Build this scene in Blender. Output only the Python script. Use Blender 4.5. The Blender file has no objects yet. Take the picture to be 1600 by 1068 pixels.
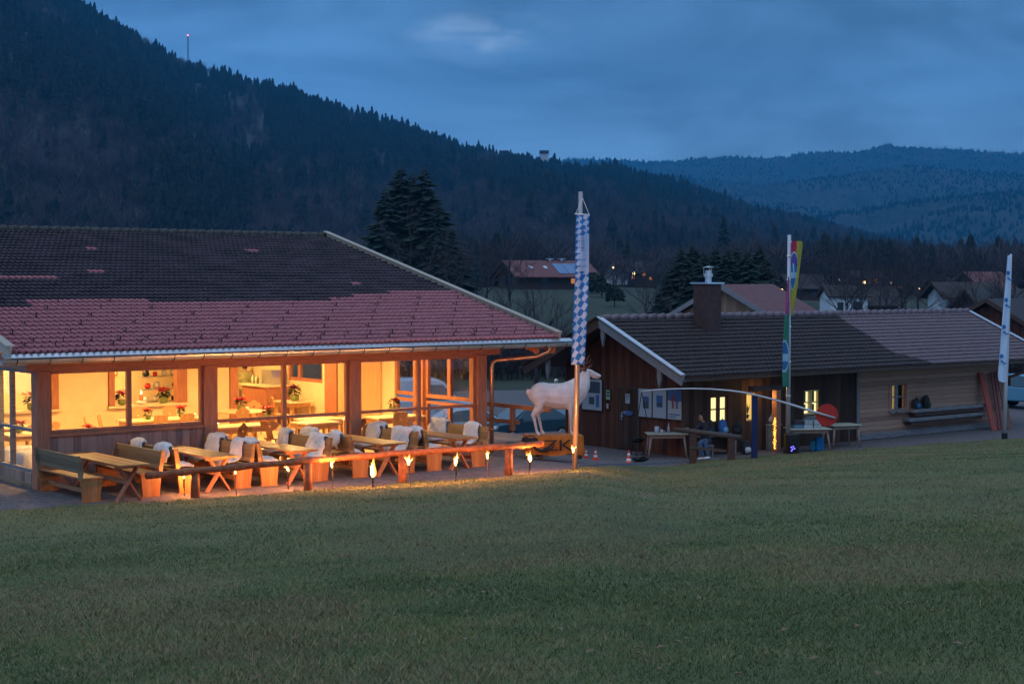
import bpy, bmesh, math, random
import numpy as np
from mathutils import Vector, Matrix, Euler
R = math.radians
random.seed(7); RNG = np.random.default_rng(11)
S = bpy.context.scene
COL = S.collection
# ------------------------------------------------------------------ camera
FPX = 2450.0; CX, HY = 800.0, 440.0            # focal length, centre and horizon row in photograph pixels
cam_d = bpy.data.cameras.new('camera'); cam = bpy.data.objects.new('camera', cam_d); COL.objects.link(cam)
cam_d.sensor_width = 36; cam_d.lens = 36*FPX/1600; cam_d.clip_start = 0.1; cam_d.clip_end = 30000
PITCH = math.atan((534-HY)/FPX)
cam.location = (0, 0, 0); cam.rotation_euler = (R(90)-PITCH, 0, 0)
S.camera = cam
S.view_settings.view_transform = 'Standard'; S.view_settings.look = 'None'
S.view_settings.exposure = 0.6; S.view_settings.gamma = 1.0
S.cycles.use_denoising = True
S.cycles.max_bounces = 6; S.cycles.diffuse_bounces = 3; S.cycles.glossy_bounces = 2; S.cycles.transmission_bounces = 3
S.cycles.transparent_max_bounces = 12; S.cycles.volume_bounces = 0
S.cycles.sample_clamp_indirect = 4.0; S.cycles.caustics_reflective = False; S.cycles.caustics_refractive = False
# ------------------------------------------------------------------ world: overcast dusk
W_ = bpy.data.worlds.new('World'); S.world = W_; W_.use_nodes = True
nt = W_.node_tree; nt.nodes.clear()
def NN(t, **k):
    n = nt.nodes.new(t)
    for a, b in k.items(): setattr(n, a, b)
    return n
out = NN('ShaderNodeOutputWorld'); bg = NN('ShaderNodeBackground'); bg2 = NN('ShaderNodeBackground'); addn = NN('ShaderNodeAddShader')
sky = NN('ShaderNodeTexSky'); sky.sky_type = 'NISHITA'; sky.sun_disc = False
sky.sun_elevation = R(2.0); sky.sun_rotation = R(200); sky.altitude = 800
bg2.inputs['Strength'].default_value = 0.02
nt.links.new(sky.outputs[0], bg2.inputs[0])
tc = NN('ShaderNodeTexCoord'); sep = NN('ShaderNodeSeparateXYZ'); nt.links.new(tc.outputs['Generated'], sep.inputs[0])
ramp = NN('ShaderNodeValToRGB'); nt.links.new(sep.outputs['Z'], ramp.inputs[0])
cr = ramp.color_ramp
def stops(cr, lst):
    while len(cr.elements) > 1: cr.elements.remove(cr.elements[-1])
    cr.elements[0].position = lst[0][0]; cr.elements[0].color = (*lst[0][1], 1)
    for p, c in lst[1:]:
        e = cr.elements.new(p); e.color = (*c, 1)
stops(cr, [(0.0, (.105,.275,.530)), (.07, (.130,.308,.570)), (.13, (.110,.255,.480)), (.21, (.072,.178,.350)), (.34, (.080,.172,.33)), (.6, (.26,.39,.58)), (1.0, (.44,.565,.77))])
mp = NN('ShaderNodeMapping'); mp.inputs['Scale'].default_value = (2.6, 1.6, 8.0); nt.links.new(tc.outputs['Generated'], mp.inputs[0])
ns = NN('ShaderNodeTexNoise'); ns.inputs['Scale'].default_value = 2.2; ns.inputs['Detail'].default_value = 6; ns.inputs['Roughness'].default_value = .55
ns.inputs['Distortion'].default_value = .6
nt.links.new(mp.outputs[0], ns.inputs[0])
mr = NN('ShaderNodeMapRange'); mr.inputs[1].default_value = .36; mr.inputs[2].default_value = .66; mr.inputs[3].default_value = .66; mr.inputs[4].default_value = 1.5
nt.links.new(ns.outputs[0], mr.inputs[0])
mul = NN('ShaderNodeVectorMath', operation='SCALE'); nt.links.new(ramp.outputs[0], mul.inputs[0]); nt.links.new(mr.outputs[0], mul.inputs['Scale'])
# a thinner, brighter patch in the cloud
dist = NN('ShaderNodeVectorMath', operation='SUBTRACT'); nt.links.new(tc.outputs['Generated'], dist.inputs[0]); dist.inputs[1].default_value = (-.016, .988, .153)
sc = NN('ShaderNodeVectorMath', operation='MULTIPLY'); nt.links.new(dist.outputs[0], sc.inputs[0]); sc.inputs[1].default_value = (20, 5, 62)
ln = NN('ShaderNodeVectorMath', operation='LENGTH'); nt.links.new(sc.outputs[0], ln.inputs[0])
mr2 = NN('ShaderNodeMapRange', interpolation_type='SMOOTHSTEP'); mr2.inputs[1].default_value = 0; mr2.inputs[2].default_value = 1.3; mr2.inputs[3].default_value = 1.0; mr2.inputs[4].default_value = 0
nt.links.new(ln.outputs['Value'], mr2.inputs[0])
mrn = NN('ShaderNodeMath', operation='MULTIPLY'); nt.links.new(mr2.outputs[0], mrn.inputs[0])
n3 = NN('ShaderNodeTexNoise'); n3.inputs['Scale'].default_value = 9; n3.inputs['Detail'].default_value = 5; nt.links.new(mp.outputs[0], n3.inputs[0])
m3 = NN('ShaderNodeMapRange'); m3.inputs[1].default_value = .40; m3.inputs[2].default_value = .66; m3.inputs[3].default_value = .05; m3.inputs[4].default_value = 1.5; nt.links.new(n3.outputs[0], m3.inputs[0]); nt.links.new(m3.outputs[0], mrn.inputs[1])
glow = NN('ShaderNodeVectorMath', operation='SCALE'); glow.inputs[0].default_value = (.22, .25, .27); nt.links.new(mrn.outputs[0], glow.inputs['Scale'])
sm = NN('ShaderNodeVectorMath', operation='ADD'); nt.links.new(mul.outputs[0], sm.inputs[0]); nt.links.new(glow.outputs[0], sm.inputs[1])
nt.links.new(sm.outputs[0], bg.inputs[0]); bg.inputs[1].default_value = 1.0
nt.links.new(bg.outputs[0], addn.inputs[0]); nt.links.new(bg2.outputs[0], addn.inputs[1]); nt.links.new(addn.outputs[0], out.inputs[0])
sun_d = bpy.data.lights.new('sun', 'SUN'); sun_d.energy = 0.25; sun_d.angle = R(60); sun_d.color = (.62, .78, 1.0)
sun = bpy.data.objects.new('sun', sun_d); COL.objects.link(sun); sun.rotation_euler = (R(48), 0, R(-20))
# ------------------------------------------------------------------ materials
def mat(name, col, rough=.7, col2=None, scale=3.0, stretch=(1,1,1), bump=0.0, bscale=None, metal=0.0, lo=.35, hi=.65, emit=None, estr=0.0, coord='Object', detail=5, spec=.4, third=None):
    m = bpy.data.materials.new(name); m.use_nodes = True
    t = m.node_tree; b = t.nodes['Principled BSDF']
    b.inputs['Base Color'].default_value = (*col, 1); b.inputs['Roughness'].default_value = rough; b.inputs['Metallic'].default_value = metal
    b.inputs['Specular IOR Level'].default_value = spec
    if col2 or bump:
        c = t.nodes.new('ShaderNodeTexCoord'); p = t.nodes.new('ShaderNodeMapping'); p.inputs['Scale'].default_value = stretch
        n = t.nodes.new('ShaderNodeTexNoise'); n.inputs['Scale'].default_value = scale; n.inputs['Detail'].default_value = detail; n.inputs['Roughness'].default_value = .6
        t.links.new(c.outputs[coord], p.inputs[0]); t.links.new(p.outputs[0], n.inputs[0])
        if col2:
            r = t.nodes.new('ShaderNodeValToRGB'); t.links.new(n.outputs[0], r.inputs[0])
            l = [(lo, col), (hi, col2)]
            if third: l.append((min(hi+.1, 1), third))
            stops(r.color_ramp, l)
            t.links.new(r.outputs[0], b.inputs['Base Color'])
        if bump:
            n2 = n
            if bscale:
                n2 = t.nodes.new('ShaderNodeTexNoise'); n2.inputs['Scale'].default_value = bscale; n2.inputs['Detail'].default_value = 4
                t.links.new(p.outputs[0], n2.inputs[0])
            bp = t.nodes.new('ShaderNodeBump'); bp.inputs['Strength'].default_value = bump; bp.inputs['Distance'].default_value = .03
            t.links.new(n2.outputs[0], bp.inputs['Height']); t.links.new(bp.outputs[0], b.inputs['Normal'])
    if emit:
        b.inputs['Emission Color'].default_value = (*emit, 1); b.inputs['Emission Strength'].default_value = estr
    return m
def planks(name, c1, c2, c3, axis='X', width=.16, rough=.75, bump=.5):
    """boards side by side along one axis, each with its own tone and grain running along it"""
    m = bpy.data.materials.new(name); m.use_nodes = True
    t = m.node_tree; b = t.nodes['Principled BSDF']; b.inputs['Roughness'].default_value = rough; b.inputs['Specular IOR Level'].default_value = .3
    c = t.nodes.new('ShaderNodeTexCoord'); s = t.nodes.new('ShaderNodeSeparateXYZ'); t.links.new(c.outputs['Object'], s.inputs[0])
    def M(op, a, v=None):
        n = t.nodes.new('ShaderNodeMath'); n.operation = op
        t.links.new(a, n.inputs[0])
        if v is not None:
            if isinstance(v, (int, float)): n.inputs[1].default_value = v
            else: t.links.new(v, n.inputs[1])
        return n.outputs[0]
    q = s.outputs[axis] if axis != 'XY' else M('ADD', s.outputs['X'], s.outputs['Y'])
    q = M('DIVIDE', q, width)
    idx = M('FLOOR', q); fr = M('FRACT', q)
    wn = t.nodes.new('ShaderNodeTexWhiteNoise'); wn.noise_dimensions = '1D'; t.links.new(idx, wn.inputs['W'])
    p = t.nodes.new('ShaderNodeMapping'); p.inputs['Scale'].default_value = {'X': (22,3,1.6), 'Y': (3,22,1.6), 'XY': (16,16,1.6), 'Z': (1.6,1.6,22)}[axis]
    off = t.nodes.new('ShaderNodeCombineXYZ'); t.links.new(M('MULTIPLY', wn.outputs[0], 37.0), off.inputs[2]); t.links.new(M('MULTIPLY', wn.outputs[0], 19.0), off.inputs[0])
    t.links.new(c.outputs['Object'], p.inputs[0]); t.links.new(off.outputs[0], p.inputs[1])
    n = t.nodes.new('ShaderNodeTexNoise'); n.inputs['Scale'].default_value = 1.0; n.inputs['Detail'].default_value = 5; t.links.new(p.outputs[0], n.inputs[0])
    v = M('ADD', M('MULTIPLY', n.outputs[0], .6), M('MULTIPLY', wn.outputs[0], .4))
    r = t.nodes.new('ShaderNodeValToRGB'); t.links.new(v, r.inputs[0]); stops(r.color_ramp, [(.25, c1), (.5, c2), (.75, c3)])
    t.links.new(r.outputs[0], b.inputs['Base Color'])
    edge = M('MINIMUM', M('MULTIPLY', M('MINIMUM', fr, M('SUBTRACT', fr, 1.0)), 1.0), 1.0)
    e2 = M('MINIMUM', fr, M('SUBTRACT', M('MULTIPLY', fr, -1.0), -1.0))
    e3 = M('MINIMUM', M('MULTIPLY', e2, 18.0), 1.0)
    h = M('ADD', e3, M('MULTIPLY', n.outputs[0], .25))
    bp = t.nodes.new('ShaderNodeBump'); bp.inputs['Strength'].default_value = bump; bp.inputs['Distance'].default_value = .015
    t.links.new(h, bp.inputs['Height']); t.links.new(bp.outputs[0], b.inputs['Normal'])
    return m
def glass(name, tint=(1,1,1), refl=1.0):
    m = bpy.data.materials.new(name); m.use_nodes = True
    t = m.node_tree; t.nodes.clear()
    o = t.nodes.new('ShaderNodeOutputMaterial'); tr = t.nodes.new('ShaderNodeBsdfTransparent'); tr.inputs[0].default_value = (*tint, 1)
    g = t.nodes.new('ShaderNodeBsdfGlossy'); g.inputs['Roughness'].default_value = .01
    f = t.nodes.new('ShaderNodeLayerWeight'); f.inputs[0].default_value = .5
    pw_ = t.nodes.new('ShaderNodeMath'); pw_.operation = 'POWER'; pw_.inputs[1].default_value = 4.5; t.links.new(f.outputs['Facing'], pw_.inputs[0])
    mm = t.nodes.new('ShaderNodeMath'); mm.operation = 'MULTIPLY_ADD'; mm.inputs[1].default_value = .85*refl; mm.inputs[2].default_value = .045*refl; t.links.new(pw_.outputs[0], mm.inputs[0])
    x = t.nodes.new('ShaderNodeMixShader'); t.links.new(mm.outputs[0], x.inputs[0]); t.links.new(tr.outputs[0], x.inputs[1]); t.links.new(g.outputs[0], x.inputs[2]); t.links.new(x.outputs[0], o.inputs[0])
    return m
def emis(name, col, s):
    return mat(name, (0.02,.02,.02), emit=col, estr=s)
M = {}
M['pine'] = mat('pine_wood', (.30,.11,.06), .6, (.44,.18,.10), 2.2, (14,14,1.2), .25)
M['pine_h'] = mat('pine_wood_beam', (.30,.11,.06), .6, (.44,.18,.10), 2.2, (1.2,14,14), .25)
M['pine_v'] = mat('pine_wood_lengthwise', (.28,.12,.05), .6, (.40,.19,.09), 2.2, (14,1.2,14), .25)
M['board'] = planks('weathered_boards', (.22,.12,.10), (.36,.19,.15), (.46,.26,.20), 'X', .17)
M['board_y'] = planks('weathered_boards_side', (.15,.10,.085), (.27,.18,.14), (.37,.26,.20), 'Y', .17)
M['deck'] = planks('deck_boards', (.20,.15,.12), (.30,.23,.18), (.36,.28,.23), 'X', .14)
M['table'] = planks('table_boards', (.26,.12,.045), (.36,.18,.07), (.44,.24,.10), 'X', .12, .45, .35)
M['bench_end'] = planks('bench_boards', (.30,.12,.04), (.42,.18,.065), (.50,.24,.09), 'X', .11, .55, .35)
M['bench_old'] = planks('bench_boards_worn', (.13,.11,.07), (.20,.15,.09), (.26,.20,.12), 'Z', .15, .6, .35)
M['bench'] = planks('bench_back_boards', (.17,.095,.040), (.24,.14,.06), (.30,.18,.085), 'Z', .15, .55, .35)
M['log'] = mat('peeled_log', (.17,.048,.018), .65, (.32,.11,.045), 3, (3,3,3), .7)
M['barn_v'] = planks('dark_barn_boards', (.030,.016,.011), (.062,.030,.019), (.105,.050,.030), 'XY', .19, .8, .8)
M['barn_gable'] = planks('red_brown_gable_boards', (.055,.018,.010), (.10,.032,.017), (.15,.052,.026), 'XY', .19, .8, .8)
M['barn_h'] = planks('pale_lap_boards', (.26,.145,.105), (.38,.22,.155), (.48,.29,.21), 'Z', .15, .8, 1.0)
M['barn_grey'] = mat('weathered_grey_board', (.14,.14,.15), .7, (.25,.24,.25), 2, (2,12,12), .3)
M['dark_wood'] = mat('dark_beam', (.05,.026,.018), .7, (.09,.045,.03), 2, (2,12,12), .3)
M['moss'] = mat('mossy_ridge', (.035,.030,.028), .9, (.09,.085,.075), 14, bump=1.0)
M['verge'] = mat('pale_verge_board', (.34,.28,.22), .6, (.44,.37,.29), 3, (2,14,14), .2)
M['zinc'] = mat('zinc_gutter', (.55,.55,.56), .32, (.68,.68,.70), 4, metal=.85)
M['copper'] = mat('copper_pipe', (.55,.27,.15), .30, (.70,.38,.22), 5, metal=.9)
M['soffit'] = mat('orange_fascia', (.42,.14,.05), .6, (.52,.20,.08), 3, (2,14,14), .2)
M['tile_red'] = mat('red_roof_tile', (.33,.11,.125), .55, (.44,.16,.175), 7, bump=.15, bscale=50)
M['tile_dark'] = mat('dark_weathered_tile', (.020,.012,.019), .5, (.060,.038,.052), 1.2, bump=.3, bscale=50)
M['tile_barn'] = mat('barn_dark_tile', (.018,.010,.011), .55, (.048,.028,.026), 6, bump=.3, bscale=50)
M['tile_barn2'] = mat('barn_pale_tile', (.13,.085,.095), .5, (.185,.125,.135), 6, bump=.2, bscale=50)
M['iron'] = mat('dark_iron', (.02,.02,.022), .5, metal=.6)
M['plaster'] = mat('cream_plaster', (.78,.62,.38), .9, (.83,.68,.44), 3, bump=.05)
M['white'] = mat('white_paint', (.78,.78,.76), .5)
M['floor'] = mat('pale_floor', (.62,.46,.28), .35, (.70,.53,.33), 3)
M['chairwood'] = mat('chair_wood', (.42,.22,.08), .5, (.55,.31,.13), 3, (8,8,1), .1)
M['tabletop'] = mat('pale_table_top', (.72,.58,.36), .4, (.78,.64,.42), 3, (1,8,8))
M['leaf'] = mat('poinsettia_leaf', (.012,.035,.010), .6, (.03,.06,.015), 9)
M['bract'] = mat('poinsettia_bract', (.60,.02,.03), .6, (.78,.04,.05), 9)
M['pot'] = mat('green_pot', (.16,.20,.05), .5)
M['wax'] = mat('candle_wax', (.75,.10,.05), .5, emit=(1,.25,.06), estr=.4)
M['flame'] = emis('flame', (1,.33,.045), 2.6)
M['flame_core'] = emis('flame_core', (1,.66,.22), 6)
M['lampglow'] = emis('lamp_glow', (1,.78,.45), 6)
M['fleece'] = mat('white_fleece', (.62,.60,.60), .95, (.80,.78,.76), 30, bump=1.0, bscale=70)
M['glass'] = glass('window_glass', (.97,.97,.95), 1.0)
M['grass'] = mat('meadow_grass', (.070,.082,.026), .9, (.130,.130,.046), .45, bump=1.0, bscale=30, lo=.3, hi=.6, third=(.17,.125,.06))
M['gravel'] = mat('gravel', (.085,.070,.072), .95, (.175,.150,.150), 9, bump=.6, bscale=60)
M['orange_cloth'] = mat('orange_cloth', (.36,.11,.012), .8, (.50,.17,.02), 5)
M['black'] = mat('black_paint', (.010,.010,.011), .5)
M['black_cloth'] = mat('black_fabric', (.012,.012,.014), .85, (.022,.022,.026), 20)
M['deer'] = mat('pale_statue', (.52,.46,.46), .5, (.66,.60,.60), 4, bump=.35, bscale=16)
M['antler'] = mat('antler_brown', (.12,.045,.025), .6, (.20,.08,.045), 12)
M['rubber'] = mat('rubber', (.015,.015,.015), .8)
M['chrome'] = mat('bright_metal', (.55,.57,.6), .3, metal=.8)
M['pole'] = mat('aluminium_pole', (.50,.50,.54), .4, metal=.3)
M['blue'] = mat('blue_paint', (.006,.018,.085), .5)
M['red'] = mat('red_disc_paint', (.34,.015,.010), .6, (.48,.03,.018), 6, (9,1,1))
M['cone_red'] = mat('cone_red', (.75,.05,.03), .5)
M['cone_white'] = mat('cone_white', (.75,.75,.75), .4)
M['skin'] = mat('skin', (.42,.24,.17), .6)
M['jeans'] = mat('blue_jeans', (.05,.09,.16), .85, (.08,.13,.22), 20)
M['hair'] = mat('dark_hair', (.012,.009,.008), .7)
M['spruce'] = mat('spruce_needles', (.006,.016,.012), .9, (.020,.040,.026), .35, detail=6)
M['spruce_far'] = mat('spruce_forest_needles', (.003,.009,.012), .95, (.014,.026,.026), .03, detail=8)
M['bare'] = mat('bare_branches', (.026,.020,.022), .9, (.058,.042,.044), 2)
M['bare_far'] = mat('bare_forest_branches', (.022,.023,.028), .95, (.105,.084,.092), .02, detail=8)
M['bush'] = mat('dark_bush_leaves', (.008,.014,.008), .9, (.025,.035,.02), 2)
M['field'] = mat('valley_grass', (.020,.026,.014), .95, (.042,.050,.026), .03, detail=8)
M['hillsoil'] = mat('forest_floor', (.020,.022,.020), .95, (.045,.040,.038), .01, detail=8)
M['farhill'] = mat('far_wooded_hills', (.018,.028,.026), .95, (.050,.046,.046), .006, detail=10, lo=.42, hi=.62, bump=1.0)
# ------------------------------------------------------------------ helpers
class MB:
    def __init__(s): s.v = []; s.f = []; s.m = []
    def add(s, vs, fs, mi=0):
        o = len(s.v); s.v += [tuple(p) for p in vs]; s.f += [tuple(i+o for i in f) for f in fs]; s.m += [mi]*len(fs); return s
    def box(s, x0, x1, y0, y1, z0, z1, mi=0, mtx=None):
        vs = [Vector(p) for p in ((x0,y0,z0),(x1,y0,z0),(x1,y1,z0),(x0,y1,z0),(x0,y0,z1),(x1,y0,z1),(x1,y1,z1),(x0,y1,z1))]
        if mtx is not None: vs = [mtx @ p for p in vs]
        return s.add(vs, ((0,3,2,1),(4,5,6,7),(0,1,5,4),(1,2,6,5),(2,3,7,6),(3,0,4,7)), mi)
    def beam(s, a, b, w, h, mi=0, up=(0,0,1)):
        """rectangular bar from a to b, w across, h along up"""
        a, b = Vector(a), Vector(b); d = (b-a); L = d.length; d.normalize()
        x = d.cross(Vector(up)); 
        if x.length < 1e-4: x = Vector((1,0,0))
        x.normalize(); z = x.cross(d)
        m = Matrix((( x.x, d.x, z.x, a.x), (x.y, d.y, z.y, a.y), (x.z, d.z, z.z, a.z), (0,0,0,1)))
        return s.box(-w/2, w/2, 0, L, -h/2, h/2, mi, m)
    def cyl(s, a, b, r0, r1=None, n=12, mi=0, caps=True):
        r1 = r0 if r1 is None else r1
        return s.tube([a, b], [r0, r1], n, mi, caps)
    def tube(s, pts, rs, n=8, mi=0, caps=True, flat=None):
        pts = [Vector(p) for p in pts]
        if isinstance(rs, (int, float)): rs = [rs]*len(pts)
        vs = []; prev = None
        for i, p in enumerate(pts):
            d = (pts[min(i+1, len(pts)-1)] - pts[max(i-1, 0)]).normalized()
            if prev is None:
                x = d.cross(Vector((0,0,1)))
                if x.length < .05: x = d.cross(Vector((0,1,0)))
            else: x = prev - d*prev.dot(d)
            x.normalize(); prev = x; y = d.cross(x)
            ra, rb = rs[i] if isinstance(rs[i], (tuple, list)) else (rs[i], rs[i])
            for k in range(n):
                t = 2*math.pi*k/n; vs.append(p + x*math.cos(t)*ra + y*math.sin(t)*rb)
        fs = [(i*n+k, i*n+(k+1)%n, (i+1)*n+(k+1)%n, (i+1)*n+k) for i in range(len(pts)-1) for k in range(n)]
        if caps: fs += [tuple(range(n-1, -1, -1)), tuple(range((len(pts)-1)*n, len(pts)*n))]
        return s.add(vs, fs, mi)
    def prism(s, poly, a, b, fn, mi=0):
        """poly in 2D, extruded from a to b; fn(p, t) -> 3D"""
        n = len(poly); vs = [fn(p, a) for p in poly] + [fn(p, b) for p in poly]
        fs = [tuple(range(n-1, -1, -1)), tuple(range(n, 2*n))] + [(i, (i+1)%n, n+(i+1)%n, n+i) for i in range(n)]
        return s.add(vs, fs, mi)
    def lathe(s, prof, c=(0,0,0), n=16, mi=0):
        vs = [(c[0]+r*math.cos(2*math.pi*k/n), c[1]+r*math.sin(2*math.pi*k/n), c[2]+z) for r, z in prof for k in range(n)]
        fs = [(i*n+k, i*n+(k+1)%n, (i+1)*n+(k+1)%n, (i+1)*n+k) for i in range(len(prof)-1) for k in range(n)]
        fs += [tuple(range(n-1, -1, -1)), tuple(range((len(prof)-1)*n, len(prof)*n))]
        return s.add(vs, fs, mi)
    def grid(s, nu, nv, fn, mfn=None):
        vs = [fn(i/nu, j/nv) for j in range(nv+1) for i in range(nu+1)]
        o = len(s.v); s.v += [tuple(p) for p in vs]
        for j in range(nv):
            for i in range(nu):
                a = o+j*(nu+1)+i; s.f.append((a, a+1, a+nu+2, a+nu+1)); s.m.append(mfn((i+.5)/nu, (j+.5)/nv) if mfn else 0)
        return s
    def blob(s, c, r, n=10, jit=.0, mi=0):
        rx, ry, rz = (r, r, r) if isinstance(r, (int, float)) else r
        vs = []; m = max(4, n//2+1)
        for j in range(m+1):
            ph = math.pi*j/m
            for k in range(n):
                th = 2*math.pi*k/n; q = 1+random.uniform(-jit, jit)
                vs.append((c[0]+rx*q*math.sin(ph)*math.cos(th), c[1]+ry*q*math.sin(ph)*math.sin(th), c[2]+rz*q*math.cos(ph)))
        fs = [(j*n+k, (j+1)*n+k, (j+1)*n+(k+1)%n, j*n+(k+1)%n) for j in range(m) for k in range(n)]
        return s.add(vs, fs, mi)
    def mesh(s, name, mats, smooth=False):
        me = bpy.data.meshes.new(name); me.from_pydata(s.v, [], s.f)
        for m_ in (mats if isinstance(mats, (list, tuple)) else [mats]): me.materials.append(m_)
        if any(s.m): me.polygons.foreach_set('material_index', s.m)
        if smooth: me.polygons.foreach_set('use_smooth', [True]*len(me.polygons))
        me.update(); return me
    def build(s, name, mats, parent=None, smooth=False, loc=None, bevel=0):
        o = bpy.data.objects.new(name, s.mesh(name, mats, smooth)); COL.objects.link(o)
        if parent is not None: o.parent = parent
        if loc is not None: o.location = loc
        if bevel:
            b = o.modifiers.new('bevel', 'BEVEL'); b.width = bevel; b.segments = 1; b.limit_method = 'ANGLE'
        return o
def npmesh(name, V, F, mats, smooth=False, mi=None):
    """big meshes straight from arrays; F is (n,3) or (n,4)"""
    me = bpy.data.meshes.new(name); V = np.asarray(V, np.float32); F = np.asarray(F, np.int32); k = F.shape[1]
    me.vertices.add(len(V)); me.vertices.foreach_set('co', V.ravel())
    me.loops.add(F.size); me.loops.foreach_set('vertex_index', F.ravel())
    me.polygons.add(len(F)); me.polygons.foreach_set('loop_start', np.arange(0, F.size, k, dtype=np.int32)); me.polygons.foreach_set('loop_total', np.full(len(F), k, np.int32))
    for m_ in (mats if isinstance(mats, (list, tuple)) else [mats]): me.materials.append(m_)
    if mi is not None: me.polygons.foreach_set('material_index', np.asarray(mi, np.int32))
    if smooth: me.polygons.foreach_set('use_smooth', np.ones(len(F), bool))
    me.update(calc_edges=True); me.validate()
    return me
def gridfaces(nr, nc):
    a = (np.arange(nr-1)[:, None]*nc + np.arange(nc-1)[None, :]).ravel()
    return np.stack([a, a+1, a+nc+1, a+nc], 1)
def link(name, me, parent=None):
    o = bpy.data.objects.new(name, me); COL.objects.link(o)
    if parent is not None: o.parent = parent
    return o
def tag(o, label=None, cat=None, group=None, kind=None):
    if label: o['label'] = label
    if cat: o['category'] = cat
    if group: o['group'] = group
    if kind: o['kind'] = kind
    return o
def thing(name, label, cat, loc=(0,0,0), rotz=0.0, group=None):
    o = bpy.data.objects.new(name, None); COL.objects.link(o); o.location = loc; o.rotation_euler = (0, 0, rotz); o.empty_display_size = .2
    return tag(o, label, cat, group)
def kids(o): return [c for c in bpy.data.objects if c.parent == o]
def dup(o, loc, rotz=None, label=None, group=None, scale=None, _p=None):
    r = o.copy(); COL.objects.link(r)
    if _p is not None: r.parent = _p
    else:
        r.location = loc
        if rotz is not None: r.rotation_euler = (0, 0, rotz)
        if scale is not None: r.scale = scale if isinstance(scale, tuple) else (scale,)*3
        if label: r['label'] = label
        if group: r['group'] = group
    for ch in o.get('_kids_cache', []) if False else kids(o): dup(ch, None, _p=r)
    return r
def text(body, size, mt, parent, mtx, name='lettering', depth=.004, align='CENTER'):
    cu = bpy.data.curves.new(name, 'FONT'); cu.body = body; cu.size = size; cu.extrude = depth; cu.align_x = align; cu.align_y = 'CENTER'
    tmp = bpy.data.objects.new('tmp', cu); COL.objects.link(tmp)
    bpy.context.view_layer.update()
    me = bpy.data.meshes.new_from_object(tmp.evaluated_get(bpy.context.evaluated_depsgraph_get()))
    bpy.data.objects.remove(tmp); bpy.data.curves.remove(cu)
    me.materials.clear(); me.materials.append(mt)
    o = link(name, me, parent); o.matrix_local = mtx
    return o
# ------------------------------------------------------------------ ground shape
TH = R(38.4); ct, st = math.cos(TH), math.sin(TH)
P0 = (-9.94, 33.0); PADZ = -4.38                     # front left corner post of the restaurant
def uv(x, y): dx, dy = x-P0[0], y-P0[1]; return dx*ct+dy*st, -dx*st+dy*ct
def xy(u, v): return P0[0]+u*ct-v*st, P0[1]+u*st+v*ct
def sstep(t): t = np.clip(t, 0, 1); return t*t*(3-2*t)
def padz(x, y):
    u = (x-P0[0])*ct+(y-P0[1])*st
    return PADZ - .95*sstep((u-10)/10)
_edge = [(-700,862),(-400,835),(-200,818),(0,801),(150,792),(300,783),(450,772),(600,761),(720,752),(830,744),(900,738),(950,734),(1000,730),(1100,722),(1200,714),(1300,707),(1400,700),(1500,693),(1600,686),(1800,672),(2100,652),(2400,632)]
def _solve(px, py):
    ys = np.linspace(20, 90, 4000); x_ = (px-CX)/FPX*ys; return ys[np.argmin(np.abs(-(py-HY)/FPX*ys-padz(x_, ys)))]
_ab = np.linspace(-1500/2450., 1600/2450., 120)
_yb = np.array([_solve(CX+q*FPX, float(np.interp(CX+q*FPX, [e[0] for e in _edge], [e[1] for e in _edge]))) for q in _ab]); _yb = np.convolve(np.pad(_yb, 3, 'edge'), np.ones(7)/7, 'valid')
def yb(a): return np.interp(a, _ab, _yb)
VY = np.array([0, 52, 70, 110, 150, 200, 290, 400, 600, 900, 1400, 4000.]); VZ = np.array([0, 0, -1., -1., -1., .2, 1.4, 2.8, 5.5, 12, 20, 25.])
def farz(x, y):
    """yard and valley behind the pad"""
    v = -(x-P0[0])*st+(y-P0[1])*ct
    k = sstep((v-8.5)/13)*sstep((y-48)/12); base = padz(x, y)*(1-k) + (-6.0+np.interp(y, VY, VZ))*k
    m = 3.6*np.exp(-(((x-8)/45)**2)-(((y-300)/75)**2))           # the knoll the solar-roofed house stands on
    return base + m
def ground(x, y):
    x = np.asarray(x, float); y = np.asarray(y, float); a = x/np.maximum(y, 1.0); B = yb(a); t = np.clip(y/B, 0, 1.0)
    bx = a*B; zb = padz(bx, B)
    zm = -1.6 + (zb+1.6)*np.where(y < 0, y/35, t) + .05*np.sin(x*.35+1)*np.sin(y*.3)*np.sin(np.pi*np.clip(t, 0, 1))
    return np.where(y < B, zm, farz(x, y))
def G(px, py, h=0.0):
    """the point on the ground (raised by h) seen at a pixel of the photograph"""
    dx, dz = (px-CX)/FPX, -(py-HY)/FPX
    ys = np.linspace(4, 90, 6000); g = ground(dx*ys, ys)+h
    i = np.argmax(dz*ys <= g); y = ys[i]
    return Vector((dx*y, y, float(dz*y)-h))
def P(px, py, y): return Vector(((px-CX)/FPX*y, y, -(py-HY)/FPX*y))
def GZ(x, y): return float(ground(x, y))
def WU(u, v, h=0.0):
    x, y = xy(u, v); return Vector((x, y, GZ(x, y)+h))
# ------------------------------------------------------------------ the ground sheets
def polar(name, a0, a1, na, rows, zf, mt, smooth=True, B=None):
    a = np.linspace(a0, a1, na)
    X = []; 
    for t in rows:
        y = B(a, t); x = a*y; X.append(np.stack([x, y, zf(x, y)], 1))
    me = npmesh(name, np.concatenate(X), gridfaces(len(rows), na), mt, smooth)
    return tag(link(name, me), kind='structure')
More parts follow.
